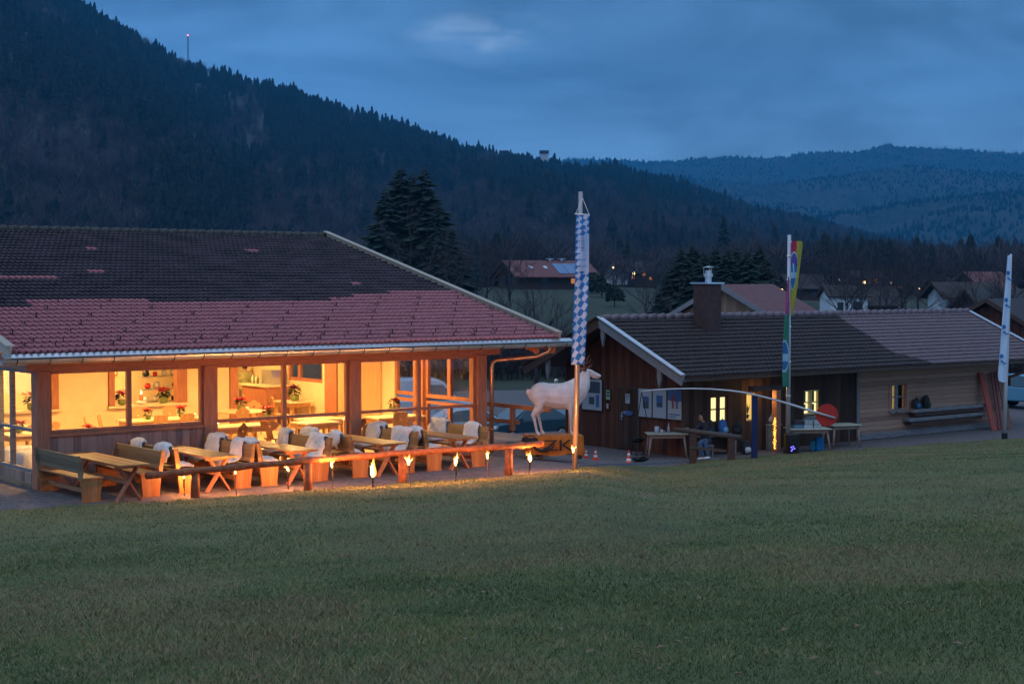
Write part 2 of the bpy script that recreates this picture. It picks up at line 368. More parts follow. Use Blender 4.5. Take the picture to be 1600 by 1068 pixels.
# meadow: from behind the camera to a ragged edge
def edge_jit(a): return .16*np.sin(a*170)+.12*np.sin(a*410+1)+.06*np.sin(a*900)
rows = list(np.linspace(-.9, .05, 12)) + list(np.linspace(.06, 1.0, 180))
def mB(a, t):
    Bd = yb(a)+edge_jit(a)
    return Bd*t
def mz(x, y):
    return ground(x, np.minimum(y, yb(np.divide(x, np.where(np.abs(y) < .5, 1, y)))-.002)) + .02*np.sin(x*2.1)*np.sin(y*1.7)
a = np.linspace(-.62, .62, 260); XX = []
for t in rows:
    Bd = yb(a)+edge_jit(a); y = Bd*max(t, 0) if t > 0 else np.full_like(a, t*20)
    x = a*np.maximum(y, 12) if t <= 1 else a*y
    wid = np.where(y < 14, a*(14+0*y), a*y)
    x = wid; aa = x/np.maximum(y, 1.0)
    z = ground(x, np.minimum(y, yb(aa)-.01)) + .018*np.sin(x*2.1)*np.sin(y*1.7) + .03*np.sin(t*math.pi/2)*0
    XX.append(np.stack([x, y, z+.035*min(1, max(t,0)*2)], 1))
x = XX[-1][:, 0]; y = XX[-1][:, 1]
XX.append(np.stack([x, y+.05, XX[-1][:, 2]-.12], 1))          # the turf edge turns down onto the gravel
tag(link('meadow', npmesh('meadow', np.concatenate(XX), gridfaces(len(XX), 260), M['grass'], True)), kind='structure')
rws = list(np.linspace(-.6, 20, 110)) + list(np.linspace(21, 66, 50))
def yB(a, t): return yb(a)+t
def yz(x, y):
    a_ = x/y; B_ = yb(a_)
    return farz(x, np.maximum(y, B_)) - np.where(y < B_, .03, 0) + .006*np.sin(x*3)*np.sin(y*2.3)
polar('gravel_yard', -.75, .75, 300, rws, yz, M['gravel'], B=yB)
rws = np.concatenate([np.linspace(86, 420, 110), np.linspace(430, 1500, 50)])
polar('valley_fields', -.9, .9, 220, rws, lambda x, y: farz(x, y) - .05 - .3*(y < 100) + .5*np.sin(x*.05)*np.sin(y*.04)*np.clip((y-115)/80, 0, 1), M['field'], B=lambda a, t: np.full_like(a, t)*1.0)
# shrubby bank at the far edge of the yard
# ------------------------------------------------------------------ mountains
SKX = np.array([-400, -100, 0, 60, 120, 180, 250, 300, 400, 500, 600, 700, 780, 850, 950, 1050, 1100, 1200, 1300, 1400, 1500, 1600, 1800, 2100.])
SKY = np.array([-250, -88, -34, -6, 18, 50, 92, 112, 143, 172, 204, 236, 256, 264, 272, 295, 308, 338, 364, 388, 407, 419, 430, 436.])
def hill_D(a): return 1900 + (a+.33)*900
def hill_F(a): return 480 + (a+.33)*500
def hill_z(x, y):
    a = x/y; px = CX+a*FPX; Ds = hill_D(a); Df = hill_F(a)
    ez = (HY-np.interp(px, SKX, SKY))/FPX*Ds; z0 = farz(a*Df, Df)
    s = (y-Df)/(Ds-Df); ss = np.clip(s, 0, 1)
    z = z0 + (ez-z0)*ss**1.12
    sp = np.sin(a*21+ss*3)*np.sin(ss*math.pi)*.045*(ez-z0) + np.sin(a*57+2*ss+1)*np.sin(ss*math.pi)*.018*(ez-z0)
    return z + sp - np.where(s > 1, (s-1)*(Ds-Df)*.35, 0) - np.where(s < 0, 8, 0)
a = np.linspace(-.8, .62, 240); XX = []
for s in np.concatenate([[-.06], np.linspace(0, 1, 70), [1.1, 1.4]]):
    y = hill_F(a)+s*(hill_D(a)-hill_F(a)); x = a*y; XX.append(np.stack([x, y, hill_z(x, y)], 1))
tag(link('mountain_slope', npmesh('mountain_slope', np.concatenate(XX), gridfaces(len(XX), 240), M['hillsoil'], True)), kind='structure')
def vnoise(x, y, seed):
    g = np.random.default_rng(seed).random((64, 64)); xi = np.floor(x).astype(int); yi = np.floor(y).astype(int); fx = x-xi; fy = y-yi
    fx = fx*fx*(3-2*fx); fy = fy*fy*(3-2*fy); q = lambda i, j: g[(xi+i)%64, (yi+j)%64]
    return (q(0,0)*(1-fx)+q(1,0)*fx)*(1-fy)+(q(0,1)*(1-fx)+q(1,1)*fx)*fy
def fbm(x, y, seed, o=4): return sum(vnoise(x*2**i, y*2**i, seed+i)/2**i for i in range(o))/sum(1/2**i for i in range(o))
RID = {}
def ridge(name, pts, D, depth, seed, amp):
    px = np.array([p[0] for p in pts], float); py = np.array([p[1] for p in pts], float)
    a = np.linspace((px[0]-CX)/FPX, (px[-1]-CX)/FPX, 700); XX = []
    for s in np.concatenate([np.linspace(0, 1, 60), [1.25]]):
        ss = min(s, 1); y = D-depth+depth*s + 0*a
        top = (HY-np.interp(CX+a*FPX, px, py))/FPX*D
        n = fbm(a*26+50, np.full_like(a, s*4+9), seed)-.5
        tj = (fbm(a*900+50, np.full_like(a, 3.), seed+9, 2)-.5)*amp*(1 if ss > .97 else 0)
        z = -30+(top+30)*ss**1.1 + n*amp*14*math.sin(ss*math.pi)**.8 + tj*1.3 - (160 if s > 1 else 0)
        XX.append(np.stack([a*y, y, z], 1))
    RID[name] = np.array(XX[:60]); tag(link(name, npmesh(name, np.concatenate(XX), gridfaces(len(XX), 700), M['farhill'], True)), kind='structure')
ridge('far_hills', [(500,262),(900,250),(950,251),(1010,254),(1060,252),(1120,247),(1180,248),(1230,246),(1250,241),(1290,240),(1340,240),(1372,228),(1388,226),(1405,230),(1440,232),(1500,235),(1560,238),(1600,241),(1700,250),(2000,280),(2400,330)], 7400, 2600, 5, 16)
ridge('middle_hills', [(760,300),(900,290),(1000,276),(1080,281),(1180,292),(1260,284),(1340,272),(1420,262),(1500,268),(1600,278),(1750,300),(2100,350),(2400,400)], 5200, 1900, 15, 13)
ridge('near_right_hills', [(1000,392),(1150,372),(1300,338),(1420,318),(1530,306),(1640,300),(1800,320),(2100,380),(2400,410)], 3700, 1100, 25, 9)
# ------------------------------------------------------------------ forests
def spruce_proto(seed, layers=6, spokes=7, trunk=False):
    r = np.random.default_rng(seed); V = []; F = []
    for l in range(layers):
        t = l/layers; zt = 1-.97*t*.92 if l else 1.0; z0 = 1-(t+1.0/layers)*.93; z1 = min(1.0, z0+1.9/layers); rad = .03+.19*(t+1.0/layers)**.85
        o = len(V); V.append((0, 0, z1))
        ph = r.random()*6.28
        for k in range(spokes*2):
            rr = rad*(1 if k % 2 == 0 else .55)*(.75+.5*r.random()); th = ph+math.pi*k/spokes
            V.append((rr*math.cos(th), rr*math.sin(th), z0-(.02 if k % 2 == 0 else -.02)+r.random()*.02))
        for k in range(spokes*2): F.append((o, o+1+k, o+1+(k+1) % (spokes*2)))
    return np.array(V), np.array(F)
def bare_proto(seed, n=110):
    r = np.random.default_rng(seed); V = []; F = []
    def tri(a, b, w):
        a = np.array(a); b = np.array(b); s = np.cross(b-a, r.normal(size=3)); s = s/np.linalg.norm(s)*w
        o = len(V); V.extend([a-s, a+s, b]); F.append((o, o+1, o+2))
    tri((0,0,0), (0,0,.7), .018); tri((0,0,0), (.02,.01,.75), .016)
    for k in range(n):
        h = .22+.5*r.random(); th = r.random()*6.28; el = .5+.9*r.random(); L = .16+.24*r.random()
        a = np.array((.05*math.cos(th)*r.random(), .05*math.sin(th)*r.random(), h)); q = r.random()*.22
        a = a+np.array((math.cos(th)*math.cos(el)*q, math.sin(th)*math.cos(el)*q, math.sin(el)*q*.6))
        b = a+L*np.array((math.cos(th)*math.cos(el), math.sin(th)*math.cos(el), math.sin(el)))
        tri(a, b, .0045+.005*r.random())
    return np.array(V), np.array(F)
def scatter(name, protos, pts, hs, mt, wid=1.0, zoff=0.0):
    Vs = []; Fs = []; o = 0; r = np.random.default_rng(3)
    idx = r.integers(0, len(protos), len(pts)); ang = r.random(len(pts))*6.28
    for k, (PV, PF) in enumerate(protos):
        sel = np.where(idx == k)[0]
        if not len(sel): continue
        c, s = np.cos(ang[sel])[:, None], np.sin(ang[sel])[:, None]; h = hs[sel][:, None]
        w = h*wid*(.8+.4*r.random((len(sel), 1)))
        x = (PV[:, 0]*c-PV[:, 1]*s)*w+pts[sel, 0:1]; y = (PV[:, 0]*s+PV[:, 1]*c)*w+pts[sel, 1:2]; z = PV[:, 2]*h+pts[sel, 2:3]+zoff
        Vs.append(np.stack([x, y, z], 2).reshape(-1, 3)); Fs.append((PF[None]+np.arange(len(sel))[:, None, None]*len(PV)+o).reshape(-1, 3)); o += len(sel)*len(PV)
    return link(name, npmesh(name, np.concatenate(Vs), np.concatenate(Fs), mt))
n = 30000; r = np.random.default_rng(5)
a = r.uniform(-.46, .40, n); s = r.random(n)**.8
s[:4200] = .93+.07*r.random(4200); s[4200:9000] = r.random(4800)*.25
D = hill_F(a)+s*(hill_D(a)-hill_F(a)); x = a*D; z = hill_z(x, D); px = CX+a*FPX; py = HY-z/D*FPX
keep = (py > -60)
x, D, z, px, py, s, a = [q[keep] for q in (x, D, z, px, py, s, a)]
nz = fbm(px/55+40, py/38+40, 77, 4); bd = np.interp(px, [0, 90, 150, 250, 450, 700, 900, 1200, 1600], [160, 175, 205, 262, 285, 318, 325, 345, 402])
clus = (px > 215) & (px < 395) & (py > 262+np.abs(px-300)*.15)
bare = ((py > bd+(nz-.5)*90) | (nz > .63)) & ~clus
bare |= (px < 230) & (py > 172+px*.42) & (r.random(len(px)) < .93)
bare &= ~((r.random(len(x)) < .10))
hs = (12+15*r.random(len(x)))*np.interp(s, [0, .35, 1], [.66, .85, .80])*(.62+.62*fbm(px/18+9, py/18+9, 5, 3)); keep2 = (fbm(px/26+70, py/20+70, 41, 3) > .36) | (r.random(len(x)) < .35)
x, D, z, px, py, s, a, bare, hs = [q[keep2] for q in (x, D, z, px, py, s, a, bare, hs)]; pts = np.stack([x, D, z-.4], 1)
sp = ~bare
tag(scatter('spruce_forest', [spruce_proto(i) for i in range(6)], pts[sp], hs[sp]*np.where(r.random(sp.sum()) < .12, 1.3, 1), M['spruce_far']), 'dark spruce forest covering the upper mountain slope', 'forest', kind='stuff')
tag(scatter('leafless_forest', [bare_proto(20+i) for i in range(6)], pts[bare], hs[bare]*.85, M['bare_far'], 1.0), 'brownish leafless woodland on the lower mountain slope', 'forest', kind='stuff')
# woods on the far hills
M['bare_fog'] = mat('distant_leafless_crowns', (.028,.028,.030), .95, (.060,.055,.056), .02)
for q, (nm, cnt_, lab) in enumerate((('far_hills', 9000, 'far woods on the highest distant ridge'), ('middle_hills', 9000, 'woods on the middle distant ridge'), ('near_right_hills', 6000, 'woods on the nearest ridge at the right'))):
    g_ = RID[nm]; r = np.random.default_rng(50+q); jj = r.random(cnt_)**.75*58; jj[:900] = 58.9; jj = np.clip(jj, 0, 58.9); ii = r.random(cnt_)*698; j0, i0 = jj.astype(int), ii.astype(int); fj, fi = (jj-j0)[:, None], (ii-i0)[:, None]
    p_ = (g_[j0, i0]*(1-fi)+g_[j0, i0+1]*fi)*(1-fj)+(g_[j0+1, i0]*(1-fi)+g_[j0+1, i0+1]*fi)*fj; p_ = p_-np.array([0, 0, 4.])
    w_ = fbm(p_[:, 0]/500+90, p_[:, 1]/400+90, 31, 3) > .48; hh = 10+8*r.random(cnt_)
    tag(scatter(nm.replace('hills', 'spruces'), [spruce_proto(i, 4, 5) for i in range(3)], p_[w_], hh[w_], M['spruce_far'], 1.5), lab+', the dark conifers', 'forest', kind='stuff')
    tag(scatter(nm.replace('hills', 'leafless_woods'), [bare_proto(30+i, 34) for i in range(3)], p_[~w_], hh[~w_], M['bare_fog'], 1.6), lab+', the leafless part', 'forest', kind='stuff')
# ------------------------------------------------------------------ roofs of pantiles
def tiled(name, parent, u0, u1, v0, v1, z0, z1, nrow, wave, amp, pick, mats, lip=.035, spw=6):
    """curved tiles laid in overlapping rows from the eave (v0,z0) up to the ridge (v1,z1)"""
    L = math.hypot(v1-v0, z1-z0); dv, dz = (v1-v0)/L, (z1-z0)/L; nv_, nz_ = -dz, dv
    nc = int((u1-u0)/wave*spw)+1; u = np.linspace(u0, u1, nc); w = u/wave*2*math.pi
    prof = amp*(np.sin(w)+.35*np.sin(2*w+.6)); V = []; F = []; mi = []
    rr = np.random.default_rng(2); row = L/nrow
    def P3(s, h): return np.stack([u, v0+dv*s+nv_*h, z0+dz*s+nz_*h], 1)
    for k in range(nrow):
        jit = .004*rr.normal(size=int((u1-u0)/(wave*2))+3)[np.floor((u-u0)/(wave*2)).astype(int)]
        s0 = k*row-.05*(np.sin(w+.9)+.3*np.sin(2*w)) + jit
        V += [P3(s0+.035, prof*.6-.006), P3(s0, prof+lip+jit), P3((k+1)*row+.03+0*u, prof*.6+.004)]
        b = k*3*nc
        for j in (0, 1):
            q = np.arange(nc-1)+b+j*nc; F.append(np.stack([q, q+1, q+nc+1, q+nc], 1)); mi.append(pick(k, u[:-1]+wave/2))
    me = npmesh(name, np.concatenate(V), np.concatenate(F), mats, True, np.concatenate(mi))
    return link(name, me, parent)
# ------------------------------------------------------------------ the restaurant
B1 = thing('restaurant', 'long low timber restaurant with big lit windows and half red, half dark tiled roof', 'building', (P0[0], P0[1], PADZ), TH)
def bx(name, mt, *bs, parent=B1, bevel=0):
    for b in bs: m = MB(); m.box(*b); o = m.build(name, mt, parent, bevel=bevel)
    return o
bx('floor', M['floor'], (-.1, 11.7, .0, 13.2, -.4, .10))
bx('ceiling', M['plaster'], (-.1, 11.7, .1, 13.2, 2.86, 2.92))
for u in (0, 3.9, 7.77, 11.6):
    bx('corner_post' if u in (0, 11.6) else 'post', M['pine'], (u-.15, u+.15, -.15, .15, 0, 2.5), bevel=.008)
bx('beam', M['pine_h'], (-.35, 12.2, -.13, .13, 2.5, 2.78), bevel=.008)
bx('wall_panel', M['board'], (.15, 3.75, -.07, .07, 0, 1.10), (-.0, 3.75, -.02, .12, -.3, 0))
bx('sill', M['pine_h'], (.15, 3.75, -.12, .10, 1.10, 1.17), bevel=.006)
def frame(u0, u1, z0, z1, muls, rails, parent=B1, axis='u', c=0.0, d=.05, w=.07, mt='pine', name='window', gl=True):
    """a framed window in the plane v=c (axis 'u') or u=c (axis 'v')"""
    m = MB(); bars = [(u0, u0+w, z0, z1), (u1-w, u1, z0, z1), (u0+w, u1-w, z0, z0+w), (u0+w, u1-w, z1-w, z1)]
    for q in muls: bars.append((q-w*.75, q+w*.75, z0+w, z1-w))
    xs = [u0+w] + sum([[q-w*.75, q+w*.75] for q in muls], []) + [u1-w]
    for h in rails:
        for i in range(0, len(xs), 2): bars.append((xs[i], xs[i+1], h-w*.5, h+w*.5))
    for (p, q, a_, b_) in bars:
        if axis == 'u': m.box(p, q, c-d, c+d, a_, b_)
        else: m.box(c-d, c+d, p, q, a_, b_)
    f = m.build(name, M[mt], parent, bevel=.004)
    if gl:
        g = MB(); 
        if axis == 'u': g.add([(u0+w*.5, c, z0+w*.5), (u1-w*.5, c, z0+w*.5), (u1-w*.5, c, z1-w*.5), (u0+w*.5, c, z1-w*.5)], [(0,1,2,3)])
        else: g.add([(c, u0+w*.5, z0+w*.5), (c, u1-w*.5, z0+w*.5), (c, u1-w*.5, z1-w*.5), (c, u0+w*.5, z1-w*.5)], [(0,1,2,3)])
        g.build('pane', M['glass'], f)
    return f
frame(.15, 3.75, 1.17, 2.5, [1.98], [])
frame(4.05, 7.62, .10, 2.5, [5.86], [1.22])
frame(7.92, 11.45, .10, 2.5, [9.70], [1.22])
bx('threshold', M['pine_h'], (4.05, 7.62, -.1, .1, -.1, .1), (7.92, 11.45, -.1, .1, -.1, .1))
# left side wall (glazed towards the yard)
frame(.15, 3.6, .32, 2.5, [1.6, 2.3], [1.22], axis='v', mt='barn_grey')
bx('side_beam', M['pine_v'], (-.13, .13, .13, 13.2, 2.5, 2.78)); bx('side_plinth', M['board_y'], (-.1, .1, .15, 13.2, 0, .32))
bx('side_post', M['pine'], (-.15, .15, 3.6, 3.9, 0, 2.5)); bx('side_wall', M['plaster'], (-.1, .1, 3.9, 13.2, .32, 2.5))
# right side wall with windows
frame(.25, 2.3, 1.28, 2.5, [1.25], [], axis='v', c=11.6, w=.10); frame(.25, 2.3, .12, 1.2, [1.25], [], axis='v', c=11.6, w=.08)
frame(2.75, 3.75, 1.3, 2.5, [], [], axis='v', c=11.6, w=.10); frame(2.75, 3.75, .12, 1.22, [], [], axis='v', c=11.6, w=.09)
frame(7.5, 9.5, 1.40, 2.5, [8.9], [], axis='v', c=11.6, w=.10)
bx('right_wall', M['plaster'], (11.52, 11.68, 3.75, 4.35, 0, 2.86), (11.52, 11.68, 7.2, 7.5, 0, 2.86), (11.52, 11.68, 7.5, 9.5, 0, 1.40), (11.52, 11.68, 7.5, 9.5, 2.5, 2.86), (11.52, 11.68, 9.5, 13.2, 0, 2.86))
bx('wall_stud', M['pine'], (11.45, 11.7, 2.3, 2.75, 0, 2.5), (11.4, 11.7, 6.55, 7.2, 0, 2.6))
bx('panelling', mat('pale_panel', (.50,.32,.16), .5, (.60,.40,.21), 2, (1,9,1)), (11.45, 11.62, 4.35, 5.35, 0, 2.6), (11.43, 11.62, 5.37, 6.53, 0, 2.6), bevel=.01)
bx('right_header', M['pine_v'], (11.47, 11.73, .13, 13.2, 2.55, 2.84))
bx('back_wall', M['plaster'], (-.1, 11.7, 13.1, 13.3, 0, 2.86))
# partition with serving hatches
w = 7.4
bx('partition_wall', M['plaster'], (.1, 1.95, w, w+.15, 0, 2.86), (3.41, 4.79, w, w+.15, 0, 2.86), (1.95, 3.1, w, w+.15, 0, 1.0), (4.95, 6.78, w, w+.15, 0, 1.0), (7.09, 8.4, w, w+.15, 0, 2.86), (3.1, 3.41, w, w+.15, 0, 1.0), (6.78, 7.09, w, w+.15, 0, 1.0), (4.79, 4.95, w, w+.15, 0, 1.0))
bx('hatch_post', M['pine'], (3.1, 3.40, w-.06, w+.2, 1.06, 2.86), (1.75, 1.94, w-.06, w+.2, 1.06, 2.86)); bx('hatch_post', M['pine'], (4.80, 4.96, w-.06, w+.2, 1.06, 2.86)); bx('hatch_post', M['pine'], (6.79, 7.08, w-.06, w+.2, 1.06, 2.86)); bx('hatch_post', M['pine'], (8.41, 8.65, w-.06, w+.2, 0, 2.86))
bx('hatch_sill', M['tabletop'], (1.7, 3.45, w-.14, w+.25, 1.0, 1.06)); bx('hatch_sill', M['tabletop'], (4.75, 7.12, w-.14, w+.25, 1.0, 1.06))
bx('kitchen_wall', M['plaster'], (.1, 8.3, 10.0, 10.1, 0, 2.86), (8.3, 8.4, 7.56, 10.1, 0, 2.86))
# roof
ER = (-1.0, 13.4); EV, EZ, RV, RZ = -1.0, 2.93, 10.4, 5.78
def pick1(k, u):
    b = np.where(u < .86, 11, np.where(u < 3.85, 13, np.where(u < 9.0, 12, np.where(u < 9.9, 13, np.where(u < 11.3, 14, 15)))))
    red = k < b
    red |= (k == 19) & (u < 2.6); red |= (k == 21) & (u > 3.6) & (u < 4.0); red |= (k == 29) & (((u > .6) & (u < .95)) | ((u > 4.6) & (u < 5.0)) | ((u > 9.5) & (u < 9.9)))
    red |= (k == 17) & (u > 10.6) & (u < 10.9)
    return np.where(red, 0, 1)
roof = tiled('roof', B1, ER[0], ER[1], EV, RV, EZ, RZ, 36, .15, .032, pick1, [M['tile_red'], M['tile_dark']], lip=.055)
m = MB()     # underside boarding and the far slope
m.add([(ER[0], EV+.02, EZ-.10), (ER[1], EV+.02, EZ-.10), (ER[1], RV, RZ-.10), (ER[0], RV, RZ-.10)], [(0,3,2,1)])
m.add([(ER[0], EV+.02, EZ-.03), (ER[1], EV+.02, EZ-.03), (ER[1], EV+.02, EZ-.10), (ER[0], EV+.02, EZ-.10)], [(0,3,2,1)])
m.build('roof_boarding', M['soffit'], roof)
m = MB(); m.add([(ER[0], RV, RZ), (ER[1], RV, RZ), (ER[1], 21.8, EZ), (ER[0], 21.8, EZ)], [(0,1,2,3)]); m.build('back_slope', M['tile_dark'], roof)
m = MB()
for i in range(48): a0 = ER[0]+i*.3; m.tube([(a0, RV, RZ+.03), (a0+.31, RV, RZ+.05)], [.10, .115], 8)
m.build('ridge_cap', M['moss'], roof, True)
for uu in (ER[1]+.03, ER[0]-.03):
    m = MB(); m.beam((uu, EV-.05, EZ+.02), (uu, RV, RZ+.05), .05, .24); m.beam((uu, EV-.05, EZ+.15), (uu, RV, RZ+.18), .17, .03)
    m.build('barge_board', M['verge'], roof)
m = MB()     # eave plank under the tiles
m.box(ER[0], ER[1]+.05, EV+.0, EV+.05, EZ-.13, EZ-.03); m.build('eave_board', M['soffit'], roof)
m = MB(); m.prism([(EV-.02, EZ-.03), (EV-.02, EZ-.01), (EV-.19, EZ-.075), (EV-.19, EZ-.09)], ER[0]-.2, 13.8, lambda p, t: (t, p[0], p[1])); m.build('drip_edge', M['zinc'], roof)
m = MB(); gp = [(EV-.11+.105*math.cos(t), EZ-.12+.105*math.sin(t)) for t in np.linspace(math.pi, 2*math.pi, 9)]; gp += [(EV-.11+.096*math.cos(t), EZ-.12+.096*math.sin(t)) for t in np.linspace(2*math.pi, math.pi, 9)]
m.prism(gp, ER[0]-.25, 13.85, lambda p, t: (t, p[0], p[1])); gut = m.build('gutter', M['zinc'], roof)
for i in range(22): u = ER[0]+.05+i*.69; m = MB(); m.tube([(u, EV-.11+.112*math.cos(t), EZ-.12+.112*math.sin(t)) for t in np.linspace(math.pi, 2*math.pi, 7)], .010, 4); m.build('gutter_bracket', M['iron'], gut)
# snow hooks in staggered rows on the lower slope
L = math.hypot(RV-EV, RZ-EZ); dv, dz = (RV-EV)/L, (RZ-EZ)/L
m = MB(); m.beam((0, -.02, .01), (0, .16, .045), .02, .008); m.beam((0, -.02, 0), (0, -.03, .085), .022, .01); hk = m.mesh('snow_hook', M['iron'])
def hook(u, k): s = k*L/36; o = link('snow_hook', hk, roof); o.location = (u, EV+dv*s-dz*.05, EZ+dz*s+dv*.05)
for i in range(22): hook(-.6+i*.64, 1); hook(-.3+i*.64, 2)
for i, k in enumerate((4, 6, 8, 10, 12)):
    for j in range(11): hook(-.5+j*1.27+(i*.51) % 1.27, k)
# downpipe
gx = 13.05
m = MB(); m.tube([(gx, EV-.085, EZ-.2), (gx, EV-.06, EZ-.34), (gx-.25, EV+.12, EZ-.47), (11.95, -.28, EZ-.56), (11.86, -.24, EZ-.62), (11.84, -.22, EZ-.78), (11.84, -.22, .0)], [.055]*7, 10)
m.build('downpipe', M['copper'], B1, True)
m = MB()
for h in (.6, 1.7): m.lathe([(.062, -.02), (.068, 0), (.062, .02)], (11.84, -.22, h), 10)
m.build('pipe_clamp', M['copper'], B1)
# carved rafter ends under the right overhang
for uu in (12.75, 13.3):
    m = MB(); m.prism([(EV+.05, EZ-.14), (.2, EZ+.05), (.2, EZ-.12), (EV+.18, EZ-.34), (EV+.08, EZ-.40), (EV+.0, EZ-.3)], uu-.05, uu+.05, lambda p, t: (t, p[0], p[1])); m.build('rafter_end', M['soffit'], B1)
# ceiling lamps
for i, (u, v) in enumerate([(1.4, 1.6), (4.2, 1.8), (7.2, 2.0), (10.2, 2.0), (1.8, 4.8), (5.2, 4.8), (8.6, 4.8), (10.0, 7.2), (9.6, 10.5), (5.5, 8.7), (2.5, 8.7)]):
    p = thing('ceiling_lamp', 'lit round ceiling lamp of the restaurant ' + ['over the small table by the corner post','above the middle of the solid boarded wall','above the long table of the middle bay','above the table in the right bay','in front of the blank cream wall','over the long dining table behind the first window','over the round table','above the side table under the inner window','in front of the bar counter','in the kitchen behind the right hatch','in the kitchen behind the left hatch'][i], 'lamp', (*xy(u, v), PADZ+2.86), TH, 'lamps on the restaurant ceiling')
    m = MB(); m.lathe([(.16, 0), (.17, -.03), (.15, -.07), (.05, -.09)], n=16); m.build('lamp_shade', M['lampglow'], p)
    ld = bpy.data.lights.new('lamp_light', 'AREA'); ld.shape = 'DISK'; ld.size = .34; ld.energy = 88; ld.color = (1, .57, .18); lo = link('lamp_light', ld, p); lo.location = (0, 0, -.11)
# ------------------------------------------------------------------ the barn
C0 = (5.25, 47.5); BZ = -5.33
B2 = thing('barn', 'dark timber barn with brown tiled roof, chimney and lit small windows', 'building', (*C0, BZ), TH)
BL, BW = 16.6, 5.6; bE, bR = 2.50, 4.13
def bb(name, mt, *bs, bevel=0): return bx(name, mt, *bs, parent=B2, bevel=bevel)
# gable wall (u=0), front wall (v=0)
m = MB(); m.prism([(0, 0), (0, 2.52), (.05, 2.75), (BW/2, 3.95), (BW-.05, 2.75), (BW, 2.52), (BW, 0)], 0, .14, lambda p, t: (t, p[0], p[1])); m.build('gable_wall', M['barn_gable'], B2)
m = MB(); m.prism([(0, 0), (0, 2.52), (BW/2, 3.95), (BW, 2.52), (BW, 0)], BL-.1, BL, lambda p, t: (t, p[0], p[1])); m.build('end_wall', M['barn_gable'], B2)
def wall_open(name, mt, u0, u1, z0, z1, holes, v0=0.0, v1=.14):
    m = MB(); xs = sorted(holes); cur = u0
    for (a_, b_, c_, d_) in xs:
        m.box(cur, a_, v0, v1, z0, z1)
        if c_ > z0: m.box(a_, b_, v0, v1, z0, c_)
        m.box(a_, b_, v0, v1, d_, z1); cur = b_
    m.box(cur, u1, v0, v1, z0, z1); return m.build(name, mt, B2)
def ub(px): k = (px-CX)/FPX; return (47.5*k-5.25)/(ct-st*k)
W1 = (ub(1111), ub(1138)); W2 = (ub(1167), ub(1181)); W3 = (ub(1257), ub(1281)); W4 = (ub(1391), ub(1416)); DX = (ub(1183), ub(1186)); SPL = ub(1340)
wall_open('front_wall', M['barn_v'], .14, SPL, 0, 2.6, [(W1[0], W1[1], .98, 1.80), (W2[0], W2[1], .95, 1.82), (W3[0], W3[1], 1.0, 1.8)])
wall_open('front_wall', M['barn_h'], SPL, BL-.1, 0, 2.6, [(W4[0], W4[1], .92, 1.82)], -.04, .14)
bb('back_wall', M['barn_v'], (.14, BL-.1, BW-.1, BW, 0, 2.6))
bb('corner_post', M['dark_wood'], (-.05, .10, -.06, .06, 0, 2.5)); bb('corner_post', M['barn_grey'], (SPL-.06, SPL+.06, -.07, -.03, .1, 2.4))
bb('partition', M['barn_gable'], (DX[1]+.1, DX[1]+.25, .2, BW-.1, 0, 2.6))
def bwin(w, z0, z1, panel, glow, cross=True, fr='white'):
    f = MB(); u0, u1 = w; t = .045
    for b in ((u0, u0+t, z0, z1), (u1-t, u1, z0, z1), (u0+t, u1-t, z0, z0+t), (u0+t, u1-t, z1-t, z1)): f.box(b[0], b[1], .03, .09, b[2], b[3])
    c = (u0+u1)/2
    if cross:
        f.box(c-.07, c+.07, .035, .085, z0+t, z1-t); mid = (z0+z1)/2
        f.box(u0+t, c-.07, .04, .08, mid-.02, mid+.02); f.box(c+.07, u1-t, .04, .08, mid-.02, mid+.02)
    o = f.build('window', M[fr], B2)
    g = MB(); g.add([(u0+t/2, .06, z0+t/2), (u1-t/2, .06, z0+t/2), (u1-t/2, .06, z1-t/2), (u0+t/2, .06, z1-t/2)], [(0,1,2,3)]); g.build('pane', M['glass'], o)
    if panel:
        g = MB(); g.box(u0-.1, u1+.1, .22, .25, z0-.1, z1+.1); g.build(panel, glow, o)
    return o
M['blind'] = mat('blind_and_strip_glow', (.6,.55,.38), .9, emit=(1,.80,.36), estr=.95)  # glow put into the cloth itself; glowing window strips share it
M['litroom'] = mat('lit_room_glow', (.5,.4,.2), .9, (.7,.55,.25), 6, emit=(1,.62,.16), estr=.55)  # self-glowing panel stands for the lit room behind the window
M['winframe'] = mat('yellow_window_frame', (.65,.50,.22), .6)
M['frame_dark'] = M['dark_wood']
bwin(W1, .98, 1.80, 'blind', M['blind'], True, 'frame_dark'); bwin(W2, .95, 1.82, 'window_backing', M['litroom'], False, 'winframe')
bwin(W3, 1.0, 1.80, None, None, True, 'winframe'); bb('window_backing', M['black_cloth'], (W3[0]-.1, W3[1]+.1, .24, .26, .9, 1.9))  # black sheet added behind the panes so they read dark
w3c = (W3[0]+W3[1])/2
for a_, b_, c_, d_ in ((w3c-.15, w3c-.08, 1.05, 1.76), (W3[1]-.11, W3[1]-.05, 1.05, 1.76), (W3[0]+.05, w3c-.16, 1.05, 1.12), (w3c+.08, W3[1]-.12, 1.05, 1.12), (W3[0]+.05, w3c-.16, 1.34, 1.38), (w3c+.08, W3[1]-.12, 1.34, 1.38)): bb('glow_strip', M['blind'], (a_, b_, .10, .12, c_, d_))  # glowing strips added to imitate the frame lit from inside
m = MB(); rg = random.Random(3); m.lathe([(.05, 1.02), (.07, 1.14)], ((W2[0]+W2[1])/2, .16, 0), 10)
